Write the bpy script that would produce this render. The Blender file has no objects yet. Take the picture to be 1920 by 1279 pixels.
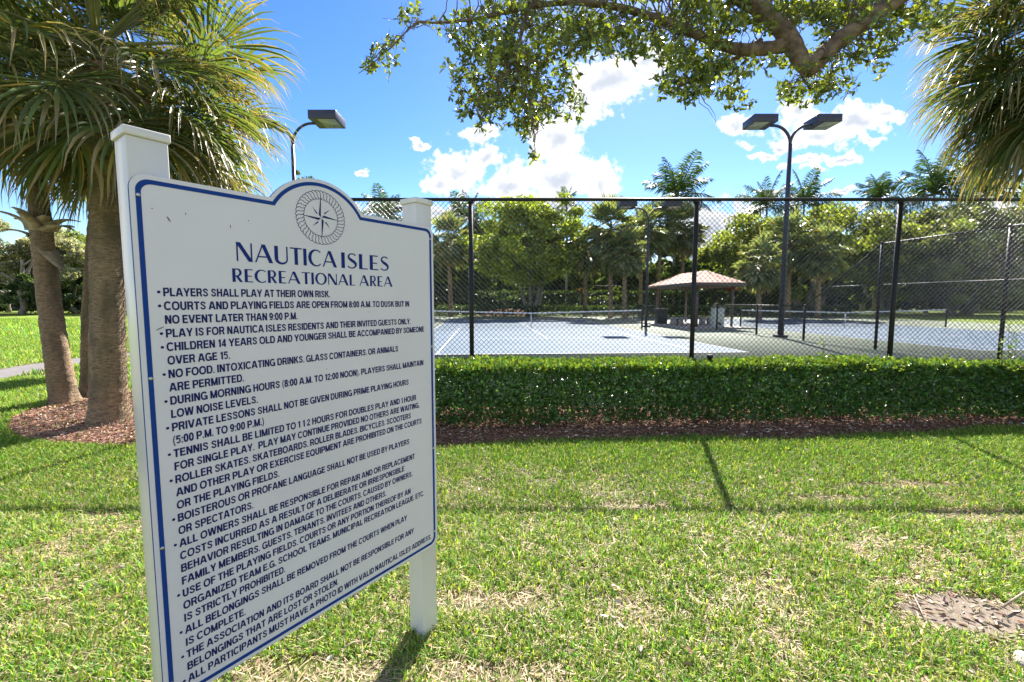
import bpy, math, random
import numpy as np
from mathutils import Vector, Matrix

random.seed(7)
RNG = np.random.default_rng(7)
SC = bpy.context.scene
COL = SC.collection

# ------------------------------------------------------------------ camera
F, TH, H, CX, CY = 840.0, math.radians(4.8), 1.6, 960.0, 634.0
cam = bpy.data.cameras.new('camera')
cam.sensor_width = 36.0
cam.lens = F / 1920 * 36
cam.shift_y = -5.5 / 1920
cam.clip_start = 0.05
cam.clip_end = 3000
camo = bpy.data.objects.new('camera', cam)
camo.location = (0, 0, H)
camo.rotation_euler = (math.radians(90) - TH, 0, 0)
COL.objects.link(camo)
SC.camera = camo
FW = np.array([0, math.cos(TH), -math.sin(TH)])
UP = np.array([0, math.sin(TH), math.cos(TH)])
CAM = np.array([0, 0, H])


def ray(x, y):
    return FW + np.array([1., 0, 0]) * (x - CX) / F - UP * (y - CY) / F


def G(x, y, z=0.0):          # ground point seen at a pixel of the 1920 px photograph
    r = ray(x, y)
    return CAM + r * ((z - H) / r[2])


def P(x, y, Y):              # point at world distance Y
    r = ray(x, y)
    return CAM + r * (Y / r[1])


# ------------------------------------------------------------------ light
SUN_AZ, SUN_EL = math.radians(16.6), math.radians(42)
SUN_DIR = Vector((math.sin(SUN_AZ) * math.cos(SUN_EL), math.cos(SUN_AZ) * math.cos(SUN_EL), math.sin(SUN_EL)))
sun = bpy.data.lights.new('sun', 'SUN')
sun.energy = 5.0
sun.angle = math.radians(0.5)
sun.color = (1.0, 0.95, 0.87)
suno = bpy.data.objects.new('sun', sun)
suno.rotation_euler = SUN_DIR.to_track_quat('Z', 'Y').to_euler()
suno.location = (10, 10, 30)
COL.objects.link(suno)
SC.view_settings.view_transform = 'Standard'
SC.view_settings.look = 'None'
SC.view_settings.gamma = 1.0
SC.view_settings.use_curve_mapping = False
SC.view_settings.exposure = 1.78
SC.cycles.max_bounces = 8
SC.cycles.transparent_max_bounces = 12
SC.cycles.use_adaptive_sampling = True

W = bpy.data.worlds.new('World')
SC.world = W
W.use_nodes = True


def build_world():
    nt = W.node_tree
    N, L = nt.nodes, nt.links
    N.clear()
    out = N.new('ShaderNodeOutputWorld')
    bg = N.new('ShaderNodeBackground')
    bg.inputs['Strength'].default_value = 0.08
    L.new(bg.outputs[0], out.inputs[0])
    sky = N.new('ShaderNodeTexSky')
    sky.sky_type = 'NISHITA'
    sky.sun_disc = False
    sky.sun_elevation = SUN_EL
    sky.sun_rotation = SUN_AZ
    sky.air_density = 1.0
    sky.dust_density = 0.15
    sky.ozone_density = 3.0
    hs = N.new('ShaderNodeHueSaturation')
    hs.inputs['Hue'].default_value = 0.513
    hs.inputs['Saturation'].default_value = 1.30
    hs.inputs['Value'].default_value = 0.84
    L.new(sky.outputs[0], hs.inputs['Color'])
    tc = N.new('ShaderNodeTexCoord')
    sep = N.new('ShaderNodeSeparateXYZ')
    L.new(tc.outputs['Generated'], sep.inputs[0])

    def math_(op, a, b=None, c=None):
        n = N.new('ShaderNodeMath'); n.operation = op
        for i, v in enumerate((a, b, c)):
            if v is None: continue
            if isinstance(v, (int, float)): n.inputs[i].default_value = v
            else: L.new(v, n.inputs[i])
        return n.outputs[0]

    def vm(op, a, b=None):
        n = N.new('ShaderNodeVectorMath'); n.operation = op
        for i, v in enumerate((a, b)):
            if v is None: continue
            if isinstance(v, tuple): n.inputs[i].default_value = v
            else: L.new(v, n.inputs[i])
        return n
    ysafe = math_('MAXIMUM', sep.outputs[1], 0.05)
    u = math_('DIVIDE', sep.outputs[0], ysafe)
    v = math_('DIVIDE', sep.outputs[2], ysafe)
    uv = N.new('ShaderNodeCombineXYZ')
    L.new(u, uv.inputs[0]); L.new(v, uv.inputs[1])

    def noise(vec, scale, detail=8, rough=0.6):
        n = N.new('ShaderNodeTexNoise')
        n.inputs['Scale'].default_value = scale
        n.inputs['Detail'].default_value = detail
        n.inputs['Roughness'].default_value = rough
        L.new(vec, n.inputs['Vector'])
        return n
    warp = noise(uv.outputs[0], 14.0, 8)
    w2 = vm('SUBTRACT', warp.outputs['Color'], (0.5, 0.5, 0.5))
    w3 = vm('MULTIPLY', w2.outputs[0], (0.10, 0.075, 0.0))
    uvw = vm('ADD', uv.outputs[0], w3.outputs[0])
    # cumulus banks: direction (through the photo's pixel) and angular half-size
    blobs = [(1050, 335, 110, 52), (1042, 262, 52, 62), (955, 350, 62, 26), (1118, 345, 44, 42), (1142, 150, 88, 52),
             (1215, 118, 50, 36), (1092, 190, 46, 42), (862, 318, 66, 38), (905, 296, 40, 24), (822, 344, 40, 18),
             (905, 250, 50, 17), (787, 271, 17, 7), (1610, 232, 62, 38), (1545, 252, 80, 24), (1500, 212, 46, 32), (1655, 222, 44, 14),
             (1528, 318, 34, 8), (1578, 296, 44, 9), (1636, 272, 26, 9), (1432, 291, 26, 8), (1512, 300, 26, 13), (1462, 272, 22, 11),
             (1585, 360, 34, 5), (1398, 268, 18, 8), (705, 388, 60, 12), (1340, 430, 95, 60), (1400, 500, 80, 40), (1890, 372, 70, 30),
             (1385, 235, 40, 16), (680, 317, 16, 7), (1010, 378, 120, 24), (820, 395, 60, 18), (1470, 314, 14, 9), (1450, 365, 26, 5)]
    m = None
    for (px, py, rx, ry) in blobs:
        d = ray(px, py)
        c = (d[0] / d[1], d[2] / d[1])
        s1 = vm('SUBTRACT', uvw.outputs[0], (c[0], c[1], 0.0))
        s2 = vm('MULTIPLY', s1.outputs[0], (F / rx, F / ry, 0.0))
        s3 = vm('LENGTH', s2.outputs[0])
        o = math_('SUBTRACT', 1.14, s3.outputs['Value'])
        m = o if m is None else math_('MAXIMUM', m, o)
    front = math_('GREATER_THAN', sep.outputs[1], 0.06)
    m = math_('MULTIPLY', math_('MAXIMUM', m, -3.0), front)
    m = math_('SUBTRACT', m, math_('MULTIPLY', math_('SUBTRACT', 1.0, front), 3.0))
    n1 = noise(uv.outputs[0], 16.0, 10, 0.62)
    n3 = noise(uv.outputs[0], 48.0, 8, 0.6)
    dens = math_('ADD', m, math_('MULTIPLY', math_('SUBTRACT', n1.outputs['Fac'], 0.5), 2.4))
    dens = math_('ADD', dens, math_('MULTIPLY', math_('SUBTRACT', n3.outputs['Fac'], 0.5), 1.5))
    # everywhere out of view: scattered clouds, cover raised to add fill light
    n2 = noise(tc.outputs['Generated'], 3.2, 8, 0.6)
    side = math_('MAXIMUM', math_('GREATER_THAN', math_('ABSOLUTE', u), 1.35), math_('SUBTRACT', 1.0, front))
    gen = math_('MULTIPLY', math_('SUBTRACT', n2.outputs['Fac'], 0.475), 6.0)
    gen = math_('ADD', math_('MULTIPLY', gen, side), math_('MULTIPLY', math_('SUBTRACT', 1.0, side), -5.0))
    dens = math_('MAXIMUM', dens, gen)
    mr = N.new('ShaderNodeMapRange'); mr.interpolation_type = 'SMOOTHSTEP'
    mr.inputs['From Min'].default_value = 0.02; mr.inputs['From Max'].default_value = 0.5
    L.new(dens, mr.inputs['Value'])
    # backlit cumulus: bright rims, greyer where thick
    core = N.new('ShaderNodeMapRange'); core.interpolation_type = 'SMOOTHSTEP'
    core.inputs['From Min'].default_value = 0.55; core.inputs['From Max'].default_value = 1.15
    L.new(math_('ADD', m, math_('MULTIPLY', math_('SUBTRACT', n1.outputs['Fac'], 0.5), 1.1)), core.inputs['Value'])
    cc = N.new('ShaderNodeMix'); cc.data_type = 'RGBA'
    cc.inputs['A'].default_value = (4.5, 4.55, 4.65, 1)
    cc.inputs['B'].default_value = (2.7, 2.9, 3.3, 1)
    L.new(core.outputs[0], cc.inputs['Factor'])
    mx = N.new('ShaderNodeMix'); mx.data_type = 'RGBA'
    L.new(mr.outputs[0], mx.inputs['Factor'])
    L.new(hs.outputs[0], mx.inputs['A'])
    L.new(cc.outputs['Result'], mx.inputs['B'])
    L.new(mx.outputs['Result'], bg.inputs['Color'])


build_world()

# ------------------------------------------------------------------ materials
MATS = {}


def newmat(name):
    m = bpy.data.materials.new(name); m.use_nodes = True
    MATS[name] = m
    return m, m.node_tree.nodes, m.node_tree.links, m.node_tree.nodes['Principled BSDF']


def simple(name, col, rough=0.6, noise=0.0, scale=20.0, bump=0.0, bscale=80.0, metal=0.0, col2=None, spec=0.5, stretch=(1, 1, 1), detail=6):
    m, N, L, B = newmat(name)
    B.inputs['Roughness'].default_value = rough
    B.inputs['Metallic'].default_value = metal
    B.inputs['Specular IOR Level'].default_value = spec
    B.inputs['Base Color'].default_value = (*col, 1)
    tc = N.new('ShaderNodeTexCoord')
    mp = N.new('ShaderNodeMapping'); mp.inputs['Scale'].default_value = stretch
    L.new(tc.outputs['Object'], mp.inputs[0])
    if col2 is not None or noise:
        n = N.new('ShaderNodeTexNoise'); n.inputs['Scale'].default_value = scale; n.inputs['Detail'].default_value = detail
        L.new(mp.outputs[0], n.inputs['Vector'])
        mx = N.new('ShaderNodeMix'); mx.data_type = 'RGBA'
        c2 = col2 if col2 is not None else tuple(c * (1 - noise) for c in col)
        mx.inputs['A'].default_value = (*col, 1); mx.inputs['B'].default_value = (*c2, 1)
        mr = N.new('ShaderNodeMapRange'); mr.inputs['From Min'].default_value = 0.35; mr.inputs['From Max'].default_value = 0.65
        L.new(n.outputs['Fac'], mr.inputs['Value']); L.new(mr.outputs[0], mx.inputs['Factor'])
        L.new(mx.outputs['Result'], B.inputs['Base Color'])
    if bump:
        n2 = N.new('ShaderNodeTexNoise'); n2.inputs['Scale'].default_value = bscale; n2.inputs['Detail'].default_value = 8
        L.new(mp.outputs[0], n2.inputs['Vector'])
        bp = N.new('ShaderNodeBump'); bp.inputs['Strength'].default_value = bump; bp.inputs['Distance'].default_value = 0.01
        L.new(n2.outputs['Fac'], bp.inputs['Height']); L.new(bp.outputs[0], B.inputs['Normal'])
    return m


def leafmat(name, rough=0.45, trans=0.35, spec=0.5, tboost=(1.5, 1.6, 0.6)):
    """Per-leaf colour from the 'tint' attribute; thin leaves also let light through."""
    m, N, L, B = newmat(name)
    at = N.new('ShaderNodeAttribute'); at.attribute_name = 'tint'
    L.new(at.outputs['Color'], B.inputs['Base Color'])
    B.inputs['Roughness'].default_value = rough
    B.inputs['Specular IOR Level'].default_value = spec
    tr = N.new('ShaderNodeBsdfTranslucent')
    mu = N.new('ShaderNodeMix'); mu.data_type = 'RGBA'; mu.blend_type = 'MULTIPLY'; mu.inputs['Factor'].default_value = 1
    mu.clamp_result = False
    L.new(at.outputs['Color'], mu.inputs['A']); mu.inputs['B'].default_value = (*tboost, 1)
    L.new(mu.outputs['Result'], tr.inputs['Color'])
    ms = N.new('ShaderNodeMixShader'); ms.inputs[0].default_value = trans
    L.new(B.outputs[0], ms.inputs[1]); L.new(tr.outputs[0], ms.inputs[2])
    L.new(ms.outputs[0], N['Material Output'].inputs[0])
    return m


simple('board_white', (0.70, 0.665, 0.70), 0.42, col2=(0.66, 0.63, 0.66), scale=2.5)
simple('vinyl_white', (0.68, 0.65, 0.645), 0.25, col2=(0.62, 0.585, 0.55), scale=3.5, spec=0.6, stretch=(1, 1, .3))
simple('navy_ink', (0.012, 0.02, 0.11), 0.6, spec=.12)
simple('blue_paint', (0.008, 0.045, 0.24), 0.6, spec=.15)
def speck(name, thr, col):
    m = MATS[name]; N, L = m.node_tree.nodes, m.node_tree.links; B = N['Principled BSDF']
    src = B.inputs['Base Color'].links[0].from_socket
    tc = N.new('ShaderNodeTexCoord'); n = N.new('ShaderNodeTexNoise'); n.inputs['Scale'].default_value = 42; n.inputs['Detail'].default_value = 3
    L.new(tc.outputs['Object'], n.inputs['Vector'])
    n2 = N.new('ShaderNodeTexNoise'); n2.inputs['Scale'].default_value = 3.5; L.new(tc.outputs['Object'], n2.inputs['Vector'])
    mu = N.new('ShaderNodeMath'); mu.operation = 'MULTIPLY'; L.new(n.outputs['Fac'], mu.inputs[0]); L.new(n2.outputs['Fac'], mu.inputs[1])
    mr = N.new('ShaderNodeMapRange'); mr.inputs['From Min'].default_value = thr; mr.inputs['From Max'].default_value = thr + .03
    L.new(mu.outputs[0], mr.inputs['Value'])
    mx = N.new('ShaderNodeMix'); mx.data_type = 'RGBA'; L.new(mr.outputs[0], mx.inputs['Factor']); L.new(src, mx.inputs['A']); mx.inputs['B'].default_value = (*col, 1)
    L.new(mx.outputs['Result'], B.inputs['Base Color'])


speck('vinyl_white', .395, (.22, .18, .13))
simple('steel', (0.5, 0.5, 0.5), 0.35, metal=1.0)
simple('black_vinyl', (0.020, 0.019, 0.023), 0.27, spec=0.8)
simple('post_paint', (0.018, 0.015, 0.016), 0.45, noise=0.4, scale=6, spec=.3)
simple('pole_paint', (0.022, 0.023, 0.045), 0.4)
simple('lamp_lens', (0.30, 0.32, 0.26), 0.2)
simple('court_blue', (0.07, 0.112, 0.16), 0.75, spec=.2, col2=(0.088, 0.13, 0.18), scale=0.5, bump=0.1, bscale=300)
simple('court_green', (0.165, 0.195, 0.135), 0.75, spec=.2, col2=(0.20, 0.225, 0.165), scale=0.6, bump=0.1, bscale=300)
simple('line_white', (0.50, 0.50, 0.50), 0.7, spec=.2, noise=.25, scale=3)
simple('net_tape', (0.7, 0.7, 0.7), 0.6)
simple('net_black', (0.015, 0.016, 0.018), 0.7)
simple('path_grey', (0.17, 0.15, 0.14), 0.8, noise=0.25, scale=5, bump=0.3)
simple('concrete', (0.36, 0.34, 0.31), 0.85, noise=0.3, scale=6, bump=0.4)
simple('roof_clay', (0.60, 0.36, 0.27), 0.8, col2=(0.52, 0.30, 0.22), scale=1.5)
simple('fascia_brown', (0.10, 0.075, 0.065), 0.6)
simple('bin_dark', (0.03, 0.028, 0.028), 0.55)
simple('cabinet_pale', (0.55, 0.60, 0.52), 0.5, noise=0.1)
simple('bark_oak', (0.22, 0.155, 0.11), 0.9, col2=(0.085, 0.055, 0.04), scale=14, bump=1.0, bscale=45, stretch=(1, 1, 1))
simple('bark_grey', (0.34, 0.30, 0.26), 0.9, col2=(0.17, 0.145, 0.12), scale=5, bump=0.6, bscale=20)
simple('bark_twig', (0.15, 0.11, 0.08), 0.85)
simple('deadleaf', (0.25, 0.14, 0.07), 0.8, noise=0.3, scale=15)
simple('boot', (0.42, 0.34, 0.22), 0.8, col2=(0.26, 0.20, 0.13), scale=12, bump=0.5, bscale=40, stretch=(1, 1, .4))
simple('stone', (0.42, 0.39, 0.34), 0.9, noise=0.3, scale=30, bump=0.6)
simple('house_wall', (0.55, 0.50, 0.43), 0.9)
leafmat('leaf_hedge', 0.30, 0.35, 0.7, (1.3, 1.35, 0.5))
leafmat('leaf_oak', 0.35, 0.38, 0.6, (1.5, 1.5, 0.5))
leafmat('leaf_tree', 0.45, 0.42, .6)
leafmat('leaf_palm', 0.40, 0.38, 0.7, (1.5, 1.45, 0.5))
leafmat('grass_blade', 0.55, 0.40, 0.35, (1.25, 1.3, 0.6))
leafmat('chip', 0.9, 0.0, 0.2)


def palm_bark():
    m, N, L, B = newmat('bark_palm')
    tc = N.new('ShaderNodeTexCoord')
    B.inputs['Roughness'].default_value = 0.9
    mp = N.new('ShaderNodeMapping'); mp.inputs['Scale'].default_value = (7.0, 7.0, 26)
    L.new(tc.outputs['Object'], mp.inputs[0])
    n1 = N.new('ShaderNodeTexNoise'); n1.inputs['Scale'].default_value = 2.2; n1.inputs['Detail'].default_value = 9; n1.inputs['Roughness'].default_value = 0.65
    L.new(mp.outputs[0], n1.inputs['Vector'])
    mp2 = N.new('ShaderNodeMapping'); mp2.inputs['Scale'].default_value = (1, 1, 0.45)
    L.new(tc.outputs['Object'], mp2.inputs[0])
    n2 = N.new('ShaderNodeTexNoise'); n2.inputs['Scale'].default_value = 5; n2.inputs['Detail'].default_value = 6
    L.new(mp2.outputs[0], n2.inputs['Vector'])
    mp3 = N.new('ShaderNodeMapping'); mp3.inputs['Scale'].default_value = (26, 26, 2.5)
    L.new(tc.outputs['Object'], mp3.inputs[0])
    n3 = N.new('ShaderNodeTexNoise'); n3.inputs['Scale'].default_value = 1.5; n3.inputs['Detail'].default_value = 5
    L.new(mp3.outputs[0], n3.inputs['Vector'])
    cr = N.new('ShaderNodeValToRGB')
    e = cr.color_ramp.elements
    e[0].position = 0.30; e[0].color = (0.06, 0.04, 0.025, 1)
    e[1].position = 0.60; e[1].color = (0.36, 0.25, 0.145, 1)
    e.new(0.46).color = (0.25, 0.17, 0.10, 1)
    L.new(n1.outputs['Fac'], cr.inputs['Fac'])
    mx = N.new('ShaderNodeMix'); mx.data_type = 'RGBA'
    mr = N.new('ShaderNodeMapRange'); mr.inputs['From Min'].default_value = 0.42; mr.inputs['From Max'].default_value = 0.66; mr.inputs['To Max'].default_value = 0.75
    L.new(n2.outputs['Fac'], mr.inputs['Value']); L.new(mr.outputs[0], mx.inputs['Factor'])
    L.new(cr.outputs[0], mx.inputs['A']); mx.inputs['B'].default_value = (0.10, 0.085, 0.05, 1)
    L.new(mx.outputs['Result'], B.inputs['Base Color'])
    ad = N.new('ShaderNodeMath'); ad.operation = 'ADD'
    L.new(n1.outputs['Fac'], ad.inputs[0]); L.new(n3.outputs['Fac'], ad.inputs[1])
    bp = N.new('ShaderNodeBump'); bp.inputs['Strength'].default_value = 1.0; bp.inputs['Distance'].default_value = 0.025
    L.new(ad.outputs[0], bp.inputs['Height']); L.new(bp.outputs[0], B.inputs['Normal'])


palm_bark()


def ground_mat(name, c1, c2, c3, s1, s2, bump=0.5, far=None):
    m, N, L, B = newmat(name)
    B.inputs['Roughness'].default_value = 0.95
    B.inputs['Specular IOR Level'].default_value = 0.15
    tc = N.new('ShaderNodeTexCoord')
    n1 = N.new('ShaderNodeTexNoise'); n1.inputs['Scale'].default_value = s1; n1.inputs['Detail'].default_value = 9; n1.inputs['Roughness'].default_value = 0.7
    n2 = N.new('ShaderNodeTexNoise'); n2.inputs['Scale'].default_value = s2; n2.inputs['Detail'].default_value = 6
    L.new(tc.outputs['Object'], n1.inputs['Vector']); L.new(tc.outputs['Object'], n2.inputs['Vector'])
    cr = N.new('ShaderNodeValToRGB'); e = cr.color_ramp.elements
    e[0].position = 0.36; e[0].color = (*c1, 1); e[1].position = 0.62; e[1].color = (*c2, 1)
    L.new(n1.outputs['Fac'], cr.inputs['Fac'])
    mx = N.new('ShaderNodeMix'); mx.data_type = 'RGBA'
    mr = N.new('ShaderNodeMapRange'); mr.inputs['From Min'].default_value = 0.42; mr.inputs['From Max'].default_value = 0.62
    L.new(n2.outputs['Fac'], mr.inputs['Value']); L.new(mr.outputs[0], mx.inputs['Factor'])
    L.new(cr.outputs[0], mx.inputs['A']); mx.inputs['B'].default_value = (*c3, 1)
    L.new(mx.outputs['Result'], B.inputs['Base Color'])
    bp = N.new('ShaderNodeBump'); bp.inputs['Strength'].default_value = bump; bp.inputs['Distance'].default_value = 0.02
    L.new(n1.outputs['Fac'], bp.inputs['Height']); L.new(bp.outputs[0], B.inputs['Normal'])
    return m


ground_mat('thatch', (0.08, 0.065, 0.035), (0.30, 0.245, 0.155), (0.13, 0.14, 0.045), 60, 1.3, 0.8)
ground_mat('far_lawn', (0.08, 0.14, 0.015), (0.24, 0.31, 0.045), (0.17, 0.21, 0.04), 14, 0.35, 0.8)
ground_mat('mulch_brown', (0.08, 0.042, 0.028), (0.30, 0.165, 0.11), (0.22, 0.12, 0.08), 45, 1.2, 1.0)
ground_mat('mulch_red', (0.12, 0.06, 0.04), (0.38, 0.22, 0.15), (0.32, 0.18, 0.125), 45, 1.2, 1.0)
ground_mat('sand', (0.14, 0.11, 0.085), (0.29, 0.24, 0.19), (0.22, 0.18, 0.14), 30, 2.2, 0.7)


# ------------------------------------------------------------------ mesh helpers
def mesh_np(name, V, Fq, tint=None, smooth=False):
    """V (n,3); Fq list of index arrays, one per polygon size."""
    me = bpy.data.meshes.new(name)
    V = np.asarray(V, dtype=np.float32)
    if not isinstance(Fq, (list, tuple)): Fq = [Fq]
    Fq = [np.asarray(f, dtype=np.int32) for f in Fq if len(f)]
    nl = sum(f.size for f in Fq); npoly = sum(len(f) for f in Fq)
    me.vertices.add(len(V)); me.vertices.foreach_set('co', V.ravel())
    me.loops.add(nl); me.polygons.add(npoly)
    me.loops.foreach_set('vertex_index', np.concatenate([f.ravel() for f in Fq]))
    tot = np.concatenate([np.full(len(f), f.shape[1], dtype=np.int32) for f in Fq])
    me.polygons.foreach_set('loop_start', np.concatenate([[0], np.cumsum(tot)[:-1]]).astype(np.int32))
    me.polygons.foreach_set('loop_total', tot)
    if smooth: me.polygons.foreach_set('use_smooth', np.ones(npoly, dtype=bool))
    if tint is not None:
        a = me.color_attributes.new('tint', 'FLOAT_COLOR', 'POINT')
        c = np.ones((len(V), 4), dtype=np.float32); c[:, :3] = tint
        a.data.foreach_set('color', c.ravel())
    me.update(calc_edges=True)
    return me


def link(name, me, mat, parent=None, kind=None, loc=None, world_coords=True):
    o = bpy.data.objects.new(name, me)
    COL.objects.link(o)
    if mat is not None and not me.materials: me.materials.append(MATS[mat])
    if parent is not None:
        o.parent = parent
        if world_coords: o.matrix_parent_inverse = parent.matrix_basis.inverted()
    if loc is not None: o.location = loc
    if kind: o['kind'] = kind
    return o


def empty(name, loc, label, cat, group=None):
    e = bpy.data.objects.new(name, None)
    e.empty_display_size = 0.2
    e.location = loc
    COL.objects.link(e)
    return tag(e, label, cat, group)


def tag(o, label, cat, group=None):
    o['label'] = label; o['category'] = cat
    if group: o['group'] = group
    return o


def frames(D):
    """two unit vectors perpendicular to each row of D"""
    D = D / np.maximum(np.linalg.norm(D, axis=1, keepdims=True), 1e-9)
    A = np.where(np.abs(D[:, 2:3]) < 0.9, np.array([[0, 0, 1.]]), np.array([[1., 0, 0]]))
    S = np.cross(D, A); S /= np.linalg.norm(S, axis=1, keepdims=True)
    return S, np.cross(S, D)


def prisms(P0, P1, r0, r1=None, n=4):
    """many straight wires as ONE vertex/face set"""
    P0 = np.asarray(P0, float); P1 = np.asarray(P1, float); m = len(P0)
    r0 = np.broadcast_to(r0, (m,)); r1 = r0 if r1 is None else np.broadcast_to(r1, (m,))
    S, T = frames(P1 - P0)
    V = []
    for k in range(n):
        a = 2 * math.pi * k / n + math.pi / 4
        o = math.cos(a) * S + math.sin(a) * T
        V.append(P0 + o * r0[:, None]); V.append(P1 + o * r1[:, None])
    V = np.stack(V, 1).reshape(-1, 3)
    b = (np.arange(m) * 2 * n)[:, None]
    Fq = np.concatenate([b + np.array([[2 * k, 2 * ((k + 1) % n), 2 * ((k + 1) % n) + 1, 2 * k + 1]]) for k in range(n)])
    return V, Fq


def tube(pts, rad, n=12, cap=True):
    pts = np.asarray(pts, float); rad = np.broadcast_to(np.asarray(rad, float), (len(pts),)) if np.ndim(rad) < 2 else rad
    D = np.gradient(pts, axis=0)
    D /= np.linalg.norm(D, axis=1, keepdims=True)
    ref = np.array([0, 0, 1.]) if abs(D[0][2]) < 0.9 else np.array([1., 0, 0])
    V = []
    s = np.cross(D[0], ref); s /= np.linalg.norm(s)
    for i in range(len(pts)):
        s = s - D[i] * (s @ D[i]); s /= np.linalg.norm(s)
        t = np.cross(D[i], s)
        for k in range(n):
            a = 2 * math.pi * k / n
            V.append(pts[i] + (math.cos(a) * s + math.sin(a) * t) * rad[i])
    Fq = [[i * n + k, i * n + (k + 1) % n, (i + 1) * n + (k + 1) % n, (i + 1) * n + k] for i in range(len(pts) - 1) for k in range(n)]
    V = np.array(V); Fq = np.array(Fq)
    if cap:
        V = np.vstack([V, pts[0], pts[-1]]); a, b = len(V) - 2, len(V) - 1; e = (len(pts) - 1) * n
        T = np.array([[a, (k + 1) % n, k] for k in range(n)] + [[b, e + k, e + (k + 1) % n] for k in range(n)])
        return V, [Fq, T]
    return V, [Fq]


def box(c, s, M=None):
    """one box: centre, full sizes"""
    x, y, z = [q / 2 for q in s]
    V = np.array([[-x, -y, -z], [x, -y, -z], [x, y, -z], [-x, y, -z], [-x, -y, z], [x, -y, z], [x, y, z], [-x, y, z]], float)
    if M is not None: V = V @ np.array(M).T
    V = V + np.array(c)
    return V, [np.array([[0, 3, 2, 1], [4, 5, 6, 7], [0, 1, 5, 4], [1, 2, 6, 5], [2, 3, 7, 6], [3, 0, 4, 7]])]


def join(parts):
    V = []; Q = {}; off = 0
    for v, fs in parts:
        v = np.asarray(v)
        if not isinstance(fs, (list, tuple)): fs = [fs]
        for f in fs:
            f = np.asarray(f)
            if len(f): Q.setdefault(f.shape[1], []).append(f + off)
        V.append(v); off += len(v)
    return np.vstack(V), [np.concatenate(q) for q in Q.values()]


def bevel_obj(o, w, seg=2):
    m = o.modifiers.new('bevel', 'BEVEL'); m.width = w; m.segments = seg; m.limit_method = 'ANGLE'
    return o


def poly_sheet(name, pts, z, mat, kind='structure'):
    pts = [(p[0], p[1], z) for p in pts]
    me = bpy.data.meshes.new(name); me.from_pydata(pts, [], [list(range(len(pts)))]); me.update()
    return link(name, me, mat, kind=kind)


def vnoise(x, y, s, seed=0):
    """smooth value noise"""
    x = np.asarray(x) / s + 100.3 + seed * 17.1; y = np.asarray(y) / s + 55.7 + seed * 9.7
    xi = np.floor(x).astype(int); yi = np.floor(y).astype(int); fx = x - xi; fy = y - yi
    fx = fx * fx * (3 - 2 * fx); fy = fy * fy * (3 - 2 * fy)
    def h(a, b):
        v = np.sin(a * 127.1 + b * 311.7 + seed * 74.7) * 43758.5453
        return v - np.floor(v)
    return (h(xi, yi) * (1 - fx) + h(xi + 1, yi) * fx) * (1 - fy) + (h(xi, yi + 1) * (1 - fx) + h(xi + 1, yi + 1) * fx) * fy


def fbm(x, y, s, seed=0):
    return 0.5 * vnoise(x, y, s, seed) + 0.3 * vnoise(x, y, s / 2.3, seed + 1) + 0.2 * vnoise(x, y, s / 5.1, seed + 2)


def leaves(C, D, size, width, tint, fold=0.25, rng=RNG):
    """leaf blades as folded six-vertex shapes: C base points, D directions, size length (n,), tint (n,3)"""
    n = len(C)
    D = D / np.linalg.norm(D, axis=1, keepdims=True)
    S, T = frames(D)
    a = rng.uniform(0, 2 * math.pi, n)[:, None]
    S2 = np.cos(a) * S + np.sin(a) * T; T2 = np.cross(S2, D)
    L = np.asarray(size)[:, None]; w = L * width * 0.5
    p0 = C; p3 = C + D * L - T2 * L * 0.08
    lf = T2 * (w * fold)
    q = [p0, C + D * L * .3 + S2 * w * .9 + lf, C + D * L * .72 + S2 * w * .85 + lf, p3,
         C + D * L * .72 - S2 * w * .85 + lf, C + D * L * .3 - S2 * w * .9 + lf]
    V = np.stack(q, 1).reshape(-1, 3)
    b = (np.arange(n) * 6)[:, None]
    Fq = np.concatenate([b + np.array([[0, 1, 2, 3]]), b + np.array([[0, 3, 4, 5]])])
    return V, Fq, np.repeat(tint, 6, axis=0)


def cards(C, size, tint, rng=RNG, upbias=0.0, width=0.5):
    """rhombic leaf sprays for distant crowns"""
    n = len(C)
    D = rng.normal(size=(n, 3)); D[:, 2] -= upbias
    D /= np.linalg.norm(D, axis=1, keepdims=True)
    S, T = frames(D); a = rng.uniform(0, 2 * math.pi, n)[:, None]
    S = np.cos(a) * S + np.sin(a) * T
    L = np.asarray(size)[:, None]
    V = np.stack([C - D * L * .5, C + S * L * width * .5, C + D * L * .5, C - S * L * width * .5], 1).reshape(-1, 3)
    return V, np.arange(4 * n).reshape(-1, 4), np.repeat(tint, 4, axis=0)


def tints(n, base, var=0.25, rng=RNG, alt=None, altp=0.0):
    base = np.array(base); t = base * np.exp(rng.normal(0, var, (n, 1))) * np.exp(rng.normal(0, var * .3, (n, 3)))
    if alt is not None:
        k = rng.random(n) < altp; t[k] = np.array(alt) * np.exp(rng.normal(0, var, (k.sum(), 1)))
    return np.clip(t, 0.002, 0.9)


# ------------------------------------------------------------------ ground
GZ = -0.03
poly_sheet('ground', [(-900, -40), (900, -40), (900, 1500), (-900, 1500)], GZ - 0.012, 'far_lawn')
poly_sheet('lawn_soil', [(-24, -3), (14, -3), (14, 6.75), (-5.5, 6.75), (-5.5, 20), (-24, 20)], GZ + 0.0, 'thatch')
# footpath on the left
pa = [G(-420, 745), G(0, 690.5), G(60, 681), G(170, 667), G(300, 655), G(600, 640)]
pb = [G(-420, 785), G(0, 711), G(60, 699), G(170, 679), G(300, 664), G(600, 647)]
poly_sheet('footpath', [p[:2] for p in pa] + [p[:2] for p in reversed(pb)], GZ + 0.008, 'path_grey')
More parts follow.
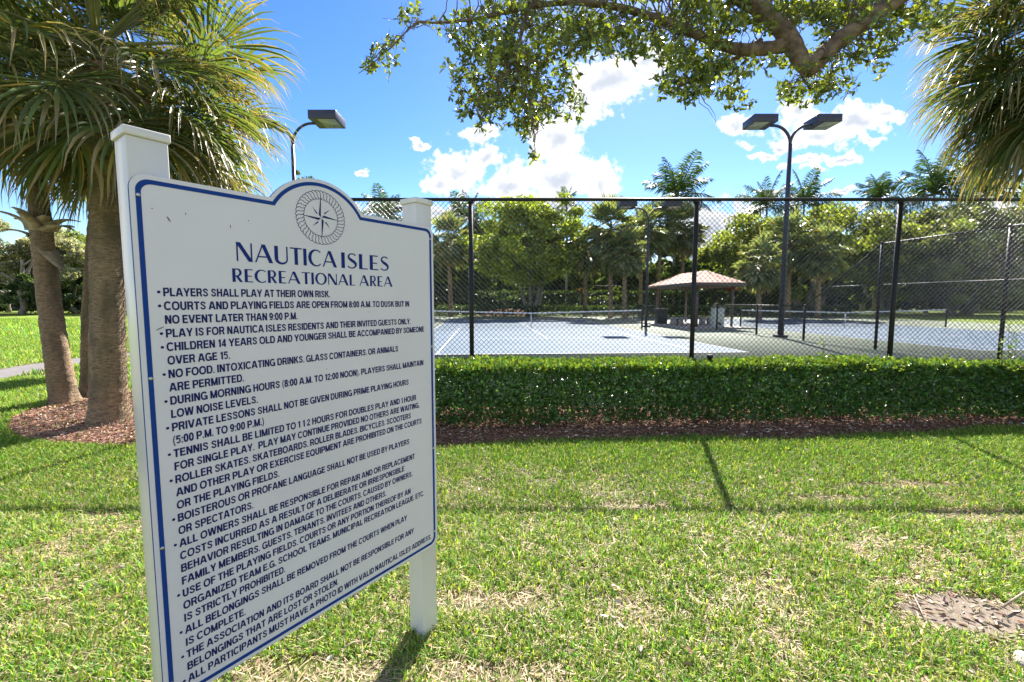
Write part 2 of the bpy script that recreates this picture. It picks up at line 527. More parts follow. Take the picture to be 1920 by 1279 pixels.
# mulch bed round the palms, mulch strip before the hedge
bed = [G(*q)[:2] for q in [(12, 800), (22, 780), (60, 765), (110, 752), (160, 735), (330, 728), (560, 735), (560, 830), (300, 832), (190, 832), (90, 826), (40, 818)]]
BED = np.array(bed)
poly_sheet('mulch_bed', bed, GZ + 0.006, 'mulch_red')
xs = np.linspace(-4.5, 12.3, 60)
edge = 4.98 + 0.10 * np.sin(xs * 1.3) + 0.05 * np.sin(xs * 3.1 + 1) + 0.085 * np.clip(xs, 0, 9)
strip = [(x, y) for x, y in zip(xs, edge)] + [(12.3, 6.75), (-4.5, 6.75)]
poly_sheet('mulch_strip', strip, GZ + 0.006, 'mulch_brown')
# tennis courts
ND = np.array([1.0, 0.065]); ND /= np.linalg.norm(ND); NA = np.array([-ND[1], ND[0]])
N1 = np.array([1.08, 25.3]); N2 = N1 + ND * 18.67
CZ = 0.0


def cpt(c, u, v): return c + ND * u + NA * v


me, = [None],
V, Fq = box((14.0, 26.0, -0.045), (39.0, 38.6, 0.09))
V[:, 1] = np.where(V[:, 1] < 20, 6.78, 45.3)
V[:, 0] = np.where(V[:, 0] < 0, np.where(V[:, 1] < 20, -5.5, -8.0), np.where(V[:, 1] < 20, 35, 33))
link('court_surface', mesh_np('court_surface', V, Fq), 'court_green', kind='structure')


def court(c):
    q = [cpt(c, -5.49, -11.89), cpt(c, 5.49, -11.89), cpt(c, 5.49, 11.89), cpt(c, -5.49, 11.89)]
    poly_sheet('playing_area', q, CZ + 0.004, 'court_blue')
    def ln(u0, v0, u1, v1, w=0.05):
        if u0 == u1: q = [cpt(c, u0 - w / 2, v0), cpt(c, u0 + w / 2, v0), cpt(c, u0 + w / 2, v1), cpt(c, u0 - w / 2, v1)]
        else: q = [cpt(c, u0, v0 - w / 2), cpt(c, u1, v0 - w / 2), cpt(c, u1, v0 + w / 2), cpt(c, u0, v0 + w / 2)]
        return np.array([(p[0], p[1], CZ + 0.008) for p in q]), [np.array([[0, 1, 2, 3]])]
    L = []
    for v in (-11.865, 11.865): L.append(ln(-5.49, v, 5.49, v, 0.09))
    for u in (-5.46, 5.46): L.append(ln(u, -11.81, u, 11.81, 0.06))
    for u in (-4.09, 4.09): L.append(ln(u, -11.81, u, 11.81, 0.06))
    for v in (-6.4, 6.4): L.append(ln(-4.05, v, 4.05, v))
    L.append(ln(0, -6.37, 0, 6.37)); 
    V, Fq = join(L)
    o = link('court_markings', mesh_np('court_markings', V, Fq), 'line_white', kind='structure')


court(N1); court(N2)


def tennis_net(c, label):
    p = c
    root = empty('tennis_net', (c[0], c[1], 0), label, 'tennis net', 'tennis nets across the two courts')
    def top(u): return 0.914 + (1.07 - 0.914) * (abs(u) / 6.4) ** 1.0
    for s in (-6.4, 6.4):
        q = cpt(c, s, 0)
        V, Fq = tube([(q[0], q[1], 0), (q[0], q[1], 1.10)], 0.045, 10)
        link('net_post', mesh_np('net_post', V, Fq), 'post_paint', root)
    us = np.linspace(-6.35, 6.35, 240)
    P0 = []; P1 = []
    for u in us:
        q = cpt(c, u, 0); P0.append((q[0], q[1], 0.04)); P1.append((q[0], q[1], top(u) - 0.04))
    for k in range(20):
        for a, b in zip(np.linspace(-6.35, 0, 9), np.linspace(-6.35, 0, 9)[1:]):
            for s in (1, -1):
                qa, qb = cpt(c, a * s, 0), cpt(c, b * s, 0); f = (k + .5) / 20
                P0.append((qa[0], qa[1], .04 + f * (top(a) - .08))); P1.append((qb[0], qb[1], .04 + f * (top(b) - .08)))
    V, Fq = prisms(P0, P1, 0.0035, n=3)
    link('netting', mesh_np('netting', V, Fq), 'net_black', root, kind='stuff')
    V = []; Fq = []
    uu = np.linspace(-6.38, 6.38, 25)
    for u in uu:
        q = cpt(c, u, 0)
        for dy, z in ((-.012, top(u) - .065), (-.012, top(u)), (.012, top(u)), (.012, top(u) - .065)):
            V.append((q[0] + NA[0] * dy, q[1] + NA[1] * dy, z))
    for i in range(24):
        for k in range(4): Fq.append([i * 4 + k, i * 4 + 4 + k, i * 4 + 4 + (k + 1) % 4, i * 4 + (k + 1) % 4])
    link('head_tape', mesh_np('head_tape', V, [np.array(Fq)]), 'net_tape', root)
    V, Fq = box((c[0], c[1], 0.45), (0.055, 0.034, 0.86))
    link('centre_strap', mesh_np('centre_strap', V, Fq), 'net_tape', root)


tennis_net(N1, 'tennis net with white tape across the nearer blue court, left of the shelter')
tennis_net(N2, 'tennis net with white tape across the right-hand court beyond the divider fence')


# ------------------------------------------------------------------ chain link fences
def chain(a, b, ztop_a, ztop_b, z0=0.05, pitch=0.072, r=0.0024, n=3):
    a = np.array(a, float); b = np.array(b, float); L = np.linalg.norm(b - a); d = (b - a) / L
    nor = np.array([-d[1], d[0]])
    h = pitch / 2; nc = int(L / h); kmax = int((max(ztop_a, ztop_b) - z0) / h)
    J, K = np.meshgrid(np.arange(nc), np.arange(kmax), indexing='ij')
    J = J.ravel(); K = K.ravel()
    up = (J + K) % 2 == 0
    x0 = np.where(up, J, J + 1) * h; x1 = np.where(up, J + 1, J) * h
    zt = ztop_a + (ztop_b - ztop_a) * (J * h / L)
    keep = z0 + (K + 1) * h <= zt
    x0, x1, K, up = x0[keep], x1[keep], K[keep], up[keep]
    off = np.where(up, r * .8, -r * .8)
    def pt(x, k): return np.stack([a[0] + d[0] * x + nor[0] * off, a[1] + d[1] * x + nor[1] * off, z0 + k * h], 1)
    return prisms(pt(x0, K), pt(x1, K + 1), r, n=n)


def fence(label, segs, posts, r_post=0.033, wire=0.0024, rails=(), group='black chain link fences round the courts', pitch=0.072, square=False, wmat='black_vinyl'):
    """segs: (a, b, za, zb); posts: (x, y, h)"""
    a = segs[0][0]
    root = empty('chain_link_fence', (a[0], a[1], 0), label, 'fence', group)
    for (x, y, h) in posts:
        V, Fq = tube([(x, y, -0.03), (x, y, h - 0.05)], r_post, 12)
        p = link('fence_post', mesh_np('fence_post', V, Fq, smooth=False), 'post_paint', root)
        V, Fq = tube([(x, y, h - 0.05), (x, y, h - .035), (x, y, h + 0.005)], [r_post * 1.15, r_post * 1.15, r_post * .6], 10)
        link('post_cap', mesh_np('post_cap', V, Fq), 'post_paint', p)
    for (a, b, za, zb) in segs:
        V, Fq = chain(a, b, za - .01, zb - .01, r=wire, pitch=pitch)
        link('wire_mesh', mesh_np('wire_mesh', V, Fq), wmat, root, kind='stuff')
        V, Fq = tube([(a[0], a[1], za), (b[0], b[1], zb)], 0.024, 10)
        link('top_rail', mesh_np('top_rail', V, Fq), 'post_paint', root)
        V, Fq = prisms([(a[0], a[1], 0.06)], [(b[0], b[1], 0.06)], 0.004)
        link('tension_wire', mesh_np('tension_wire', V, Fq), wmat, root)
    for (a, b, z) in rails:
        V, Fq = tube([(a[0], a[1], z), (b[0], b[1], z)], 0.022, 8)
        link('mid_rail', mesh_np('mid_rail', V, Fq), 'post_paint', root)
    return root


FY = 6.60


def fx(px): return (px - 960) / F * 6.58


posts = [fx(884), fx(1300), fx(1675), 8.55, 11.9]
fence('tall black chain link fence running along the back of the clipped hedge',
      [((-5.6, FY), (12.45, FY), 3.05, 3.05)], [(x, FY, 3.05) for x in (-5.6, -3.8)] + [(x, FY, 3.05) for x in posts], wire=0.0036)


def dv(y): return (12.85 - 0.065 * y, y)


fence('black divider fence between the two courts, stepping down from tall to waist high',
      [(dv(6.7), dv(11.07), 3.4, 3.4), (dv(11.07), dv(14.6), 3.4, 3.42), (dv(14.6), dv(17.9), 3.42, 1.38), (dv(17.9), dv(24.6), 1.38, 1.38)],
      [(*dv(6.7), 3.4), (*dv(11.07), 3.45), (*dv(14.6), 3.48), (*dv(17.9), 1.42), (*dv(21.0), 1.42), (*dv(24.6), 1.42)], r_post=0.045, wire=0.003,
      rails=[(dv(6.7), dv(14.6), 2.1), (dv(14.6), dv(16.7), 2.1)])
fence('waist high black fence between the courts beyond the shelter',
      [(dv(32.2), dv(43.6), 1.2, 1.2)], [(*dv(y), 1.22) for y in (32.2, 35.2, 38.2, 41, 43.6)], wire=0.004, pitch=0.1)
fence('far black chain link fence closing off the back of both courts',
      [((-7.6, 43.6), (34, 46.4), 3.05, 3.05)], [(-7.6 + i * 3.2, 43.6 + i * 3.2 * 2.8 / 41.6, 3.05) for i in range(14)], wire=0.0035, pitch=0.12)
fence('black side fence of the nearer court, mostly behind the notice board',
      [((-5.6, 6.6), (-7.6, 43.6), 3.05, 3.05)], [(-5.6 - i * .16, 6.6 + i * 3.0, 3.05) for i in range(1, 12)], wire=0.0035, pitch=0.12)


# ------------------------------------------------------------------ notice sign
BASE = G(790, 1188)
A = math.radians(35.5)
du = np.array([math.sin(A), math.cos(A), 0.0]); dn = np.array([math.cos(A), -math.sin(A), 0.0])
ORG = BASE.copy(); ORG[2] = 0
sign = empty('notice_sign', tuple(ORG + np.array([0, 0, GZ])), 'large white rules board with blue border on two white square posts', 'sign')


def S(u, z, t=0.02):
    return ORG + du * u + dn * t + np.array([0, 0, z])


ROT = Matrix((tuple(du), tuple(-dn), (0, 0, 1))).transposed()   # local x=du, y=-dn, z=up
ROTM = np.array(ROT)


def sbox(name, u0, u1, z0, z1, t0, t1, mat, parent, bev=0.0):
    c = S((u0 + u1) / 2, (z0 + z1) / 2, (t0 + t1) / 2)
    V, Fq = box(c, (u1 - u0, t1 - t0, z1 - z0), ROTM)
    o = link(name, mesh_np(name, V, Fq), mat, parent)
    if bev: bevel_obj(o, bev, 3)
    return o


for (u0, u1) in ((-1.003, -0.909), (0.004, 0.098)):
    p = sbox('post', u0, u1, GZ - 0.05, 2.034, 0.010 - 0.094, 0.010, 'vinyl_white', sign, 0.003)
    sbox('post_cap', u0 - .006, u1 + .006, 2.034, 2.058, 0.004 - 0.094 - .0, 0.016, 'vinyl_white', p, 0.004)


def outline(inset=0.0, n=10):
    """board outline with arched top, list of (u, z) counter-clockwise"""
    uL, uR, zB, zT, rc = -1.005 + inset, 0.096 - inset, 0.417 + inset, 1.937 - inset, 0.040 - inset * .6
    ca, za, R = -0.462, 1.817, 0.214 - inset
    pts = []
    def arc(cx, cz, r, a0, a1, k):
        for i in range(k + 1):
            a = math.radians(a0 + (a1 - a0) * i / k); pts.append((cx + r * math.cos(a), cz + r * math.sin(a)))
    arc(uL + rc, zB + rc, rc, 180, 270, n)
    arc(uR - rc, zB + rc, rc, 270, 360, n)
    arc(uR - rc, zT - rc, rc, 0, 90, n)
    th = math.degrees(math.asin((zT - za) / R))
    arc(ca, za, R, th, 180 - th, 40)
    arc(uL + rc, zT - rc, rc, 90, 180, n)
    return pts


def board():
    pts = outline(0)
    n = len(pts)
    V = [S(u, z, 0.0102) for u, z in pts] + [S(u, z, 0.020) for u, z in pts]
    me = bpy.data.meshes.new('board')
    me.from_pydata([tuple(v) for v in V], [], [list(range(n, 2 * n)), list(range(n - 1, -1, -1))] + [[i, (i + 1) % n, n + (i + 1) % n, n + i] for i in range(n)])
    me.update()
    me.materials.append(MATS['board_white']); me.materials.append(MATS['blue_paint'])
    for i, p in enumerate(me.polygons):
        if i >= 2: p.material_index = 1
    o = link('board', me, None, sign)
    return o


brd = board()
BT = 0.0208   # print layer


def ring(name, i0, i1, t, mat, parent):
    a, b = outline(i0), outline(i1); n = len(a)
    V = np.array([S(u, z, t) for u, z in a] + [S(u, z, t) for u, z in b])
    Fq = np.array([[i, (i + 1) % n, n + (i + 1) % n, n + i] for i in range(n)])
    return link(name, mesh_np(name, V, Fq), mat, parent)


ring('border_stripe', 0.0125, 0.0245, BT, 'blue_paint', brd)

TEXT = [("PLAYERS SHALL PLAY AT THEIR OWN RISK.", 1, -.436), ("COURTS AND PLAYING FIELDS ARE OPEN FROM 8:00 A.M. TO DUSK BUT IN", 1, -.055),
        ("NO EVENT LATER THAN 9:00 P.M.", 0, -.564), ("PLAY IS FOR NAUTICA ISLES RESIDENTS AND THEIR INVITED GUESTS ONLY.", 1, -.048),
        ("CHILDREN 14 YEARS OLD AND YOUNGER SHALL BE ACCOMPANIED BY SOMEONE", 1, .031), ("OVER AGE 15.", 0, -.785),
        ("NO FOOD. INTOXICATING DRINKS. GLASS CONTAINERS. OR ANIMALS", 1, -.122), ("ARE PERMITTED.", 0, -.748),
        ("DURING MORNING HOURS (8:00 A.M. TO 12:00 NOON). PLAYERS SHALL MAINTAIN", 1, .023), ("LOW NOISE LEVELS.", 0, -.709),
        ("PRIVATE LESSONS SHALL NOT BE GIVEN DURING PRIME PLAYING HOURS", 1, -.067), ("(5:00 P.M. TO 9:00 P.M.)", 0, -.692),
        ("TENNIS SHALL BE LIMITED TO 1 1 2 HOURS FOR DOUBLES PLAY AND 1 HOUR", 1, -.025), ("FOR SINGLE PLAY.  PLAY MAY CONTINUE PROVIDED NO OTHERS ARE WAITING.", 0, -.006),
        ("ROLLER SKATES. SKATEBOARDS. ROLLER BLADES. BICYCLES. SCOOTERS", 1, -.058), ("AND OTHER PLAY OR EXERCISE EQUIPMENT ARE PROHIBITED ON THE COURTS", 0, .006),
        ("OR THE PLAYING FIELDS.", 0, -.650), ("BOISTEROUS OR PROFANE LANGUAGE SHALL NOT BE USED BY PLAYERS", 1, -.070), ("OR SPECTATORS.", 0, -.739),
        ("ALL OWNERS SHALL BE RESPONSIBLE FOR REPAIR AND OR REPLACEMENT", 1, -.040), ("COSTS INCURRED AS A RESULT OF A DELIBERATE OR IRRESPONSIBLE", 0, -.102),
        ("BEHAVIOR RESULTING IN DAMAGE TO THE COURTS. CAUSED BY OWNERS.", 0, -.056), ("FAMILY MEMBERS. GUESTS. TENANTS. INVITEES AND OTHERS.", 0, -.204),
        ("USE OF THE PLAYING FIELDS. COURTS OR ANY PORTION THEREOF BY AN", 1, -.068), ("ORGANIZED TEAM E.G. SCHOOL TEAMS. MUNICIPAL RECREATION LEAGUE. ETC.", 0, .013),
        ("IS STRICTLY PROHIBITED.", 0, -.645), ("ALL BELONGINGS SHALL BE REMOVED FROM THE COURTS WHEN PLAY", 1, -.092), ("IS COMPLETE.", 0, -.779),
        ("THE ASSOCIATION AND ITS BOARD SHALL NOT BE RESPONSIBLE FOR ANY", 1, -.053), ("BELONGINGS THAT ARE LOST OR STOLEN.", 0, -.443),
        ("ALL PARTICIPANTS MUST HAVE A PHOTO ID WITH VALID NAUTICAL ISLES ADDRESS.", 1, .054)]


def ribbon(pts, ws):
    pts = np.array(pts, float); D = np.gradient(pts, axis=0); D /= np.linalg.norm(D, axis=1, keepdims=True) + 1e-9
    Nn = np.stack([-D[:, 1], D[:, 0]], 1); ws = np.broadcast_to(ws, (len(pts),))[:, None]
    V = np.stack([pts + Nn * ws / 2, pts - Nn * ws / 2], 1).reshape(-1, 2)
    return V, [[2 * i, 2 * i + 1, 2 * i + 3, 2 * i + 2] for i in range(len(pts) - 1)]


def bar(x0, y0, x1, y1, w, horiz=True):
    """stroke whose ends are cut level (horiz) or upright"""
    if horiz: V = [(x0 - w / 2, y0), (x0 + w / 2, y0), (x1 + w / 2, y1), (x1 - w / 2, y1)]
    else: V = [(x0, y0 - w / 2), (x1, y1 - w / 2), (x1, y1 + w / 2), (x0, y0 + w / 2)]
    return np.array(V, float), [[0, 1, 2, 3]]


def sarc(cx, cy, rx, ry, a0, a1, w=.205, n=18, p=2.35):
    t = np.radians(np.linspace(a0, a1, n)); c, q = np.cos(t), np.sin(t)
    return ribbon(np.stack([cx + rx * np.sign(c) * np.abs(c) ** (2 / p), cy + ry * np.sign(q) * np.abs(q) ** (2 / p)], 1), w)


def spline(pts, w, n=26, it=3):
    p = np.array(pts, float); t = np.linspace(0, len(p) - 1, n)
    q = np.stack([np.interp(t, range(len(p)), p[:, k]) for k in (0, 1)], 1)
    for _ in range(it): q[1:-1] = (q[:-2] + q[1:-1] * 2 + q[2:]) / 4
    return ribbon(q, w)


def dot(x, y=.085, r=.17): return bar(x - r / 2, y, x + r / 2, y, r, False)


def grot(ch):
    """bold condensed grotesque capitals: strokes and width, cap height 1"""
    w, t = .225, .19; h = w / 2
    VB = lambda x: bar(x, 0, x, 1, w)
    HB = lambda y, x0, x1: bar(x0, y, x1, y, t, False)
    top, bot = 1 - t / 2, t / 2
    G_ = {
        'A': ([bar(.09, 0, .37, 1, w), bar(.75, 0, .47, 1, w), HB(.29, .22, .62)], .84),
        'B': ([VB(h), HB(top, w, .42), HB(.53, w, .42), HB(bot, w, .42), sarc(.42, .765, .17, .16, -90, 90), sarc(.42, .30, .20, .225, -90, 90)], .70),
        'C': ([sarc(.41, .5, .325, .425, 38, 322)], .78),
        'D': ([VB(h), HB(top, w, .36), HB(bot, w, .36), sarc(.36, .5, .29, .425, -90, 90)], .74),
        'E': ([VB(h), HB(top, w, .62), HB(.52, w, .58), HB(bot, w, .64)], .64),
        'F': ([VB(h), HB(top, w, .60), HB(.50, w, .54)], .60),
        'G': ([sarc(.41, .5, .325, .425, 40, 335), HB(.44, .43, .80), bar(.735, 0, .735, .44, w * .8)], .81),
        'H': ([VB(h), VB(.72 - h), HB(.52, w, .72 - w)], .72),
        'I': ([VB(h)], w),
        'J': ([bar(.46, .3, .46, 1, w), sarc(.27, .30, .19, .225, 180, 360)], .55),
        'K': ([VB(h), bar(w + .02, .42, .60, 1, w * 1.15), bar(.33, .60, .65, 0, w * 1.1)], .74),
        'L': ([VB(h), HB(bot, w, .60)], .60),
        'M': ([VB(h), VB(.88 - h), bar(h + .03, 1, .44, 0, w * .85), bar(.88 - h - .03, 1, .44, 0, w * .85)], .88),
        'N': ([VB(h), VB(.73 - h), bar(h + .03, 1, .73 - h - .03, 0, w)], .73),
        'O': ([sarc(.42, .5, .335, .425, 0, 360, n=30)], .84),
        'P': ([VB(h), HB(top, w, .42), HB(.44, w, .42), sarc(.42, .685, .18, .24, -90, 90)], .68),
        'Q': ([sarc(.42, .5, .335, .425, 0, 360, n=30), bar(.50, .28, .78, -.02, w * .8)], .86),
        'R': ([VB(h), HB(top, w, .42), HB(.47, w, .42), sarc(.42, .70, .18, .23, -90, 90), bar(.50, .42, .62, 0, w)], .72),
        'S': ([spline([(.62, .70), (.57, .86), (.38, .935), (.19, .90), (.10, .76), (.15, .62), (.36, .53), (.56, .44), (.62, .27), (.55, .12), (.36, .065), (.16, .11), (.08, .30)], .18)], .70),
        'T': ([bar(.32, 0, .32, top, w), HB(top, 0, .64)], .64),
        'U': ([bar(h, .33, h, 1, w), bar(.72 - h, .33, .72 - h, 1, w), sarc(.36, .34, .36 - h, .265, 180, 360)], .72),
        'V': ([bar(.09, 1, .35, 0, w), bar(.69, 1, .43, 0, w)], .78),
        'W': ([bar(.09, 1, .27, 0, w * .92), bar(.52, 1, .33, 0, w * .92), bar(.58, 1, .77, 0, w * .92), bar(1.01, 1, .83, 0, w * .92)], 1.10),
        'X': ([bar(.10, 0, .64, 1, w), bar(.64, 0, .10, 1, w)], .74),
        'Y': ([bar(.09, 1, .36, .42, w), bar(.67, 1, .40, .42, w), bar(.38, 0, .38, .44, w)], .76),
        'Z': ([HB(top, .02, .62), HB(bot, 0, .64), bar(.10, t * .8, .52, 1 - t * .8, w)], .64),
        '0': ([sarc(.28, .5, .195, .425, 0, 360, n=26)], .56),
        '1': ([bar(.30, 0, .30, 1, w), bar(.05, .76, .28, .88, .13, False)], .44),
        '2': ([spline([(.07, .68), (.11, .86), (.29, .93), (.45, .85), (.46, .68), (.36, .52), (.18, .34), (.08, .14)], .155), HB(bot, .0, .54)], .56),
        '4': ([bar(.40, 0, .40, 1, w * .9), bar(.06, .28, .36, .94, w * .7), HB(.25, 0, .56)], .57),
        '5': ([HB(top, .12, .52), bar(.09, .50, .14, 1, w * .8), spline([(.09, .56), (.26, .64), (.43, .56), (.47, .36), (.42, .14), (.26, .06), (.07, .18)], .155)], .56),
        '8': ([sarc(.28, .73, .165, .195, 0, 360, n=22), sarc(.28, .285, .195, .215, 0, 360, n=22)], .56),
        '9': ([sarc(.28, .66, .19, .265, 0, 360, n=22), spline([(.47, .66), (.46, .30), (.36, .09), (.20, .07), (.08, .18)], .155, 18)], .56),
        '.': ([dot(.085)], .17), ':': ([dot(.085), dot(.085, .62)], .17),
        '(': ([spline([(.26, 1.03), (.14, .80), (.09, .42), (.14, .02), (.26, -.20)], .12, 14)], .30),
        ')': ([spline([(.04, 1.03), (.16, .80), (.21, .42), (.16, .02), (.04, -.20)], .12, 14)], .30),
    }
    return G_.get(ch, ([], .17))


def text_lines():
    memo = {}
    for i, (s, b, ur) in enumerate(TEXT):
        adv = 0.0; V = []; Fq = []; items = []
        for ch in s:
            if ch == ' ': adv += .27; continue
            if ch not in memo: memo[ch] = grot(ch)
            st, wd = memo[ch]
            items.append((adv, st)); adv += wd + .085
        adv -= .085
        z = 1.6115 - 0.0384 * i; cap = .0240; uL = -.9455
        sx = (ur - uL) / adv
        k = 0
        for (a0, st) in items:
            for (v, f) in st:
                o = len(V); k += 1
                V += [tuple(S(uL + (a0 + x) * sx, z + y * cap, BT + .00003 * (k % 5))) for x, y in v]
                Fq += [[q + o for q in ff] for ff in f]
        if b:
            k = len(V); V.append(tuple(S(-0.9555, z + .0118, BT)))
            for q in range(14): V.append(tuple(S(-0.9555 + .0040 * math.cos(q * math.pi / 7), z + .0118 + .0040 * math.sin(q * math.pi / 7), BT)))
            Fq += [[k, k + 1 + q, k + 1 + (q + 1) % 14] for q in range(14)]
        m2 = bpy.data.meshes.new('lettering'); m2.from_pydata(V, [], Fq); m2.update()
        link('lettering', m2, 'navy_ink', brd)


text_lines()

# display capitals with thick and thin strokes, drawn as ribbons in cap-height units
TK, TN = 0.188, 0.074


def arcs(cx, cy, rx, ry, a0, a1, wf, n=28):
    t = np.radians(np.linspace(a0, a1, n))
    return ribbon(np.stack([cx + rx * np.cos(t), cy + ry * np.sin(t)], 1), np.array([wf(q) for q in t]))


def glyph(ch):
    h = TK / 2
    if ch == 'N': return [bar(TN / 2, 0, TN / 2, 1, TN), bar(.70, 0, .70, 1, TN), bar(.06 + .02, 1, .66, 0, TK * 1.15)], .73
    if ch == 'A': return [bar(.03, 0, .40, 1, TN), bar(.42, 1, .80, 0, TK * 1.08), bar(.15, .32, .66, .32, TN, False)], .88
    if ch == 'U':
        t = np.radians(np.linspace(180, 360, 24)); p = np.stack([.355 + .285 * np.cos(t), .29 + .265 * np.sin(t)], 1)
        w = TN + (TK - TN) * np.clip((180 - (np.degrees(t) - 180)) / 180, 0, 1) ** 1.4
        return [bar(.07, .28, .07, 1, TK), bar(.64, .28, .64, 1, TN), ribbon(p, w)], .68
    if ch == 'T': return [bar(0, 1 - TN / 2, .66, 1 - TN / 2, TN, False), bar(.33, 0, .33, 1 - TN / 2, TK)], .66
    if ch == 'I': return [bar(h, 0, h, 1, TK)], TK
    if ch == 'C': return [arcs(.44, .5, .38, .475, 48, 312, lambda q: TN + (TK - TN) * max(0, -math.cos(q)) ** 1.2)], .70
    if ch == 'O': return [arcs(.45, .5, .38, .475, 0, 360, lambda q: TN + (TK * .95 - TN) * abs(math.cos(q)) ** 1.3, 44)], .90
    if ch == 'L': return [bar(h, 0, h, 1, TK), bar(TK, TN / 2, .50, TN / 2, TN, False)], .50
    if ch == 'E': return [bar(h, 0, h, 1, TK)] + [bar(TK, y, x, y, TN, False) for y, x in ((TN / 2, .52), (.47, .44), (1 - TN / 2, .50))], .52
    if ch == 'S':
        pts = [(.47, .86), (.38, .95), (.27, .97), (.15, .93), (.08, .83), (.08, .72), (.14, .62), (.26, .53), (.38, .44), (.47, .34), (.48, .22), (.42, .10), (.29, .03), (.15, .04), (.03, .15)]
        p = np.array(pts); t = np.linspace(0, len(p) - 1, 60)
        q = np.stack([np.interp(t, range(len(p)), p[:, k]) for k in (0, 1)], 1)
        for _ in range(3): q[1:-1] = (q[:-2] + q[1:-1] * 2 + q[2:]) / 4
        w = TN + (TK - TN) * np.exp(-((np.linspace(0, 1, 60) - .53) / .17) ** 2)
        return [ribbon(q, w)], .53
    if ch == 'R':
        return [bar(h, 0, h, 1, TK), bar(TK, 1 - TN / 2, .30, 1 - TN / 2, TN, False), bar(TK, .46, .30, .46, TN, False),
                arcs(.29, .715, .20, .255, -90, 90, lambda q: TN + (TK * .8 - TN) * max(0, math.cos(q))), bar(.27, .46, .53, 0, TK * .95)], .61
    return [], .3


def title(word, uL, uR, zb, cap, gap=0.13):
    adv = 0; out = []
    for ch in word:
        st, w = glyph(ch)
        for V, Fq in st: out.append((V + np.array([adv, 0]), Fq))
        adv += w + (gap if ch != 'T' else gap * .6)
    adv -= gap
    sx = (uR - uL) / adv
    V = []; Fq = []
    for k, (v, f) in enumerate(out):
        o = len(V)
        V += [tuple(S(uL + a * sx, zb + b * cap, BT + 0.00004 * (k % 3))) for a, b in v]
        Fq += [[i + o for i in q] for q in f]
    me = bpy.data.meshes.new('lettering'); me.from_pydata(V, [], Fq); me.update()
    link('lettering', me, 'blue_paint2', brd)


simple('blue_paint2', (0.009, 0.028, 0.17), 0.6, spec=.12)
title('NAUTICA', -.751, -.405, 1.7225, .0585)
title('ISLES', -.3845, -.163, 1.7225, .0585)
title('RECREATIONAL', -.766, -.327, 1.6575, .0415)
title('AREA', -.307, -.146, 1.6575, .0415)


def emblem():
    cu, cz = -.4605, 1.897
    ro, ri = .0925, .067
    polys = []
    n = 40
    # rope: slanted strands drawn as outlined cells
    w = .0018
    def rb(pts, ww=w):
        v, f = ribbon(pts, ww); polys.append((v, f))
    for k in range(n):
        a0 = 2 * math.pi * k / n; a1 = 2 * math.pi * (k + 1) / n; sh = 2 * math.pi / n * .9
        pts = []
        for t in np.linspace(0, 1, 6):
            r = ri + (ro - ri) * t; a = a0 + sh * (t - .5) + .03 * math.sin(t * math.pi * 2)
            pts.append((cu + r * math.cos(a), cz + r * math.sin(a)))
        rb(pts)
        for rr, off, bulge in ((ro, sh * .5, .0028), (ri, -sh * .5, -.0022)):
            pts = []
            for t in np.linspace(0, 1, 6):
                a = a0 + off + (a1 - a0) * t; r = rr + bulge * math.sin(math.pi * t)
                pts.append((cu + r * math.cos(a), cz + r * math.sin(a)))
            rb(pts)
    # compass star: half of every point filled
    for k in range(4):
        a = math.pi / 2 * k + math.radians(-1)
        L = (.074, .086, .080, .083)[k]
        tip = (L * math.cos(a), L * math.sin(a)); b = a + math.pi / 4; sd = (.0135 * math.cos(b), .0135 * math.sin(b))
        v = np.array([(cu + .0022 * math.cos(b), cz + .0022 * math.sin(b)), (cu + tip[0], cz + tip[1]), (cu + sd[0], cz + sd[1])])
        polys.append((v, [[0, 1, 2]]))
        a = a + math.pi / 4; L = .048
        nx, nz = -math.sin(a), math.cos(a)
        v = np.array([(cu + .019 * math.cos(a), cz + .019 * math.sin(a)), (cu + L * math.cos(a), cz + L * math.sin(a)),
                      (cu + .022 * math.cos(a) + nx * .005, cz + .022 * math.sin(a) + nz * .005)])
        polys.append((v, [[0, 1, 2]]))
    V = []; Fq = []
    for k, (v, f) in enumerate(polys):
        o = len(V); V += [tuple(S(a, b, BT + 0.00003 * (k % 4))) for a, b in v]; Fq += [[i + o for i in q] for q in f]
    me = bpy.data.meshes.new('compass_emblem'); me.from_pydata(V, [], Fq); me.update()
    link('compass_emblem', me, 'navy_ink', brd)


emblem()
for (px_, py_, w_, h_, a_) in [(316, 411, .0016, .0085, .5), (348, 401, .0012, .003, 0), (285, 391, .0015, .0015, 0), (466, 414, .0015, .002, 0), (432, 425, .001, .006, 0), (300, 616, .0012, .012, -1.1), (690, 585, .0018, .0018, 0), (612, 692, .001, .002, .4)]:
    r_ = ray(px_, py_); P0_ = ORG + dn * .02; k_ = ((P0_ - CAM) @ dn) / (r_ @ dn); p_ = CAM + r_ * k_; u_ = (p_ - P0_) @ du; z_ = p_[2]
    V = [S(u_ + w_ * math.cos(t) * math.cos(a_) - h_ * math.sin(t) * math.sin(a_), z_ + w_ * math.cos(t) * math.sin(a_) + h_ * math.sin(t) * math.cos(a_), BT) for t in np.linspace(0, 6.28, 9)[:-1]]
    me = bpy.data.meshes.new('scuff_mark'); me.from_pydata([tuple(v) for v in V], [], [list(range(8))]); me.update()
    link('scuff_mark', me, 'bin_dark', brd)
for u in (-.9865, .0775):
    for z in (1.880, 1.386, .899, .487):
        c0, c1 = S(u, z, .0203), S(u, z, .0235)
        V, Fq = tube([c0, (c0 + c1) / 2, c1], [.0052, .0052, .003], 12)
        link('screw', mesh_np('screw', V, Fq), 'steel', brd)


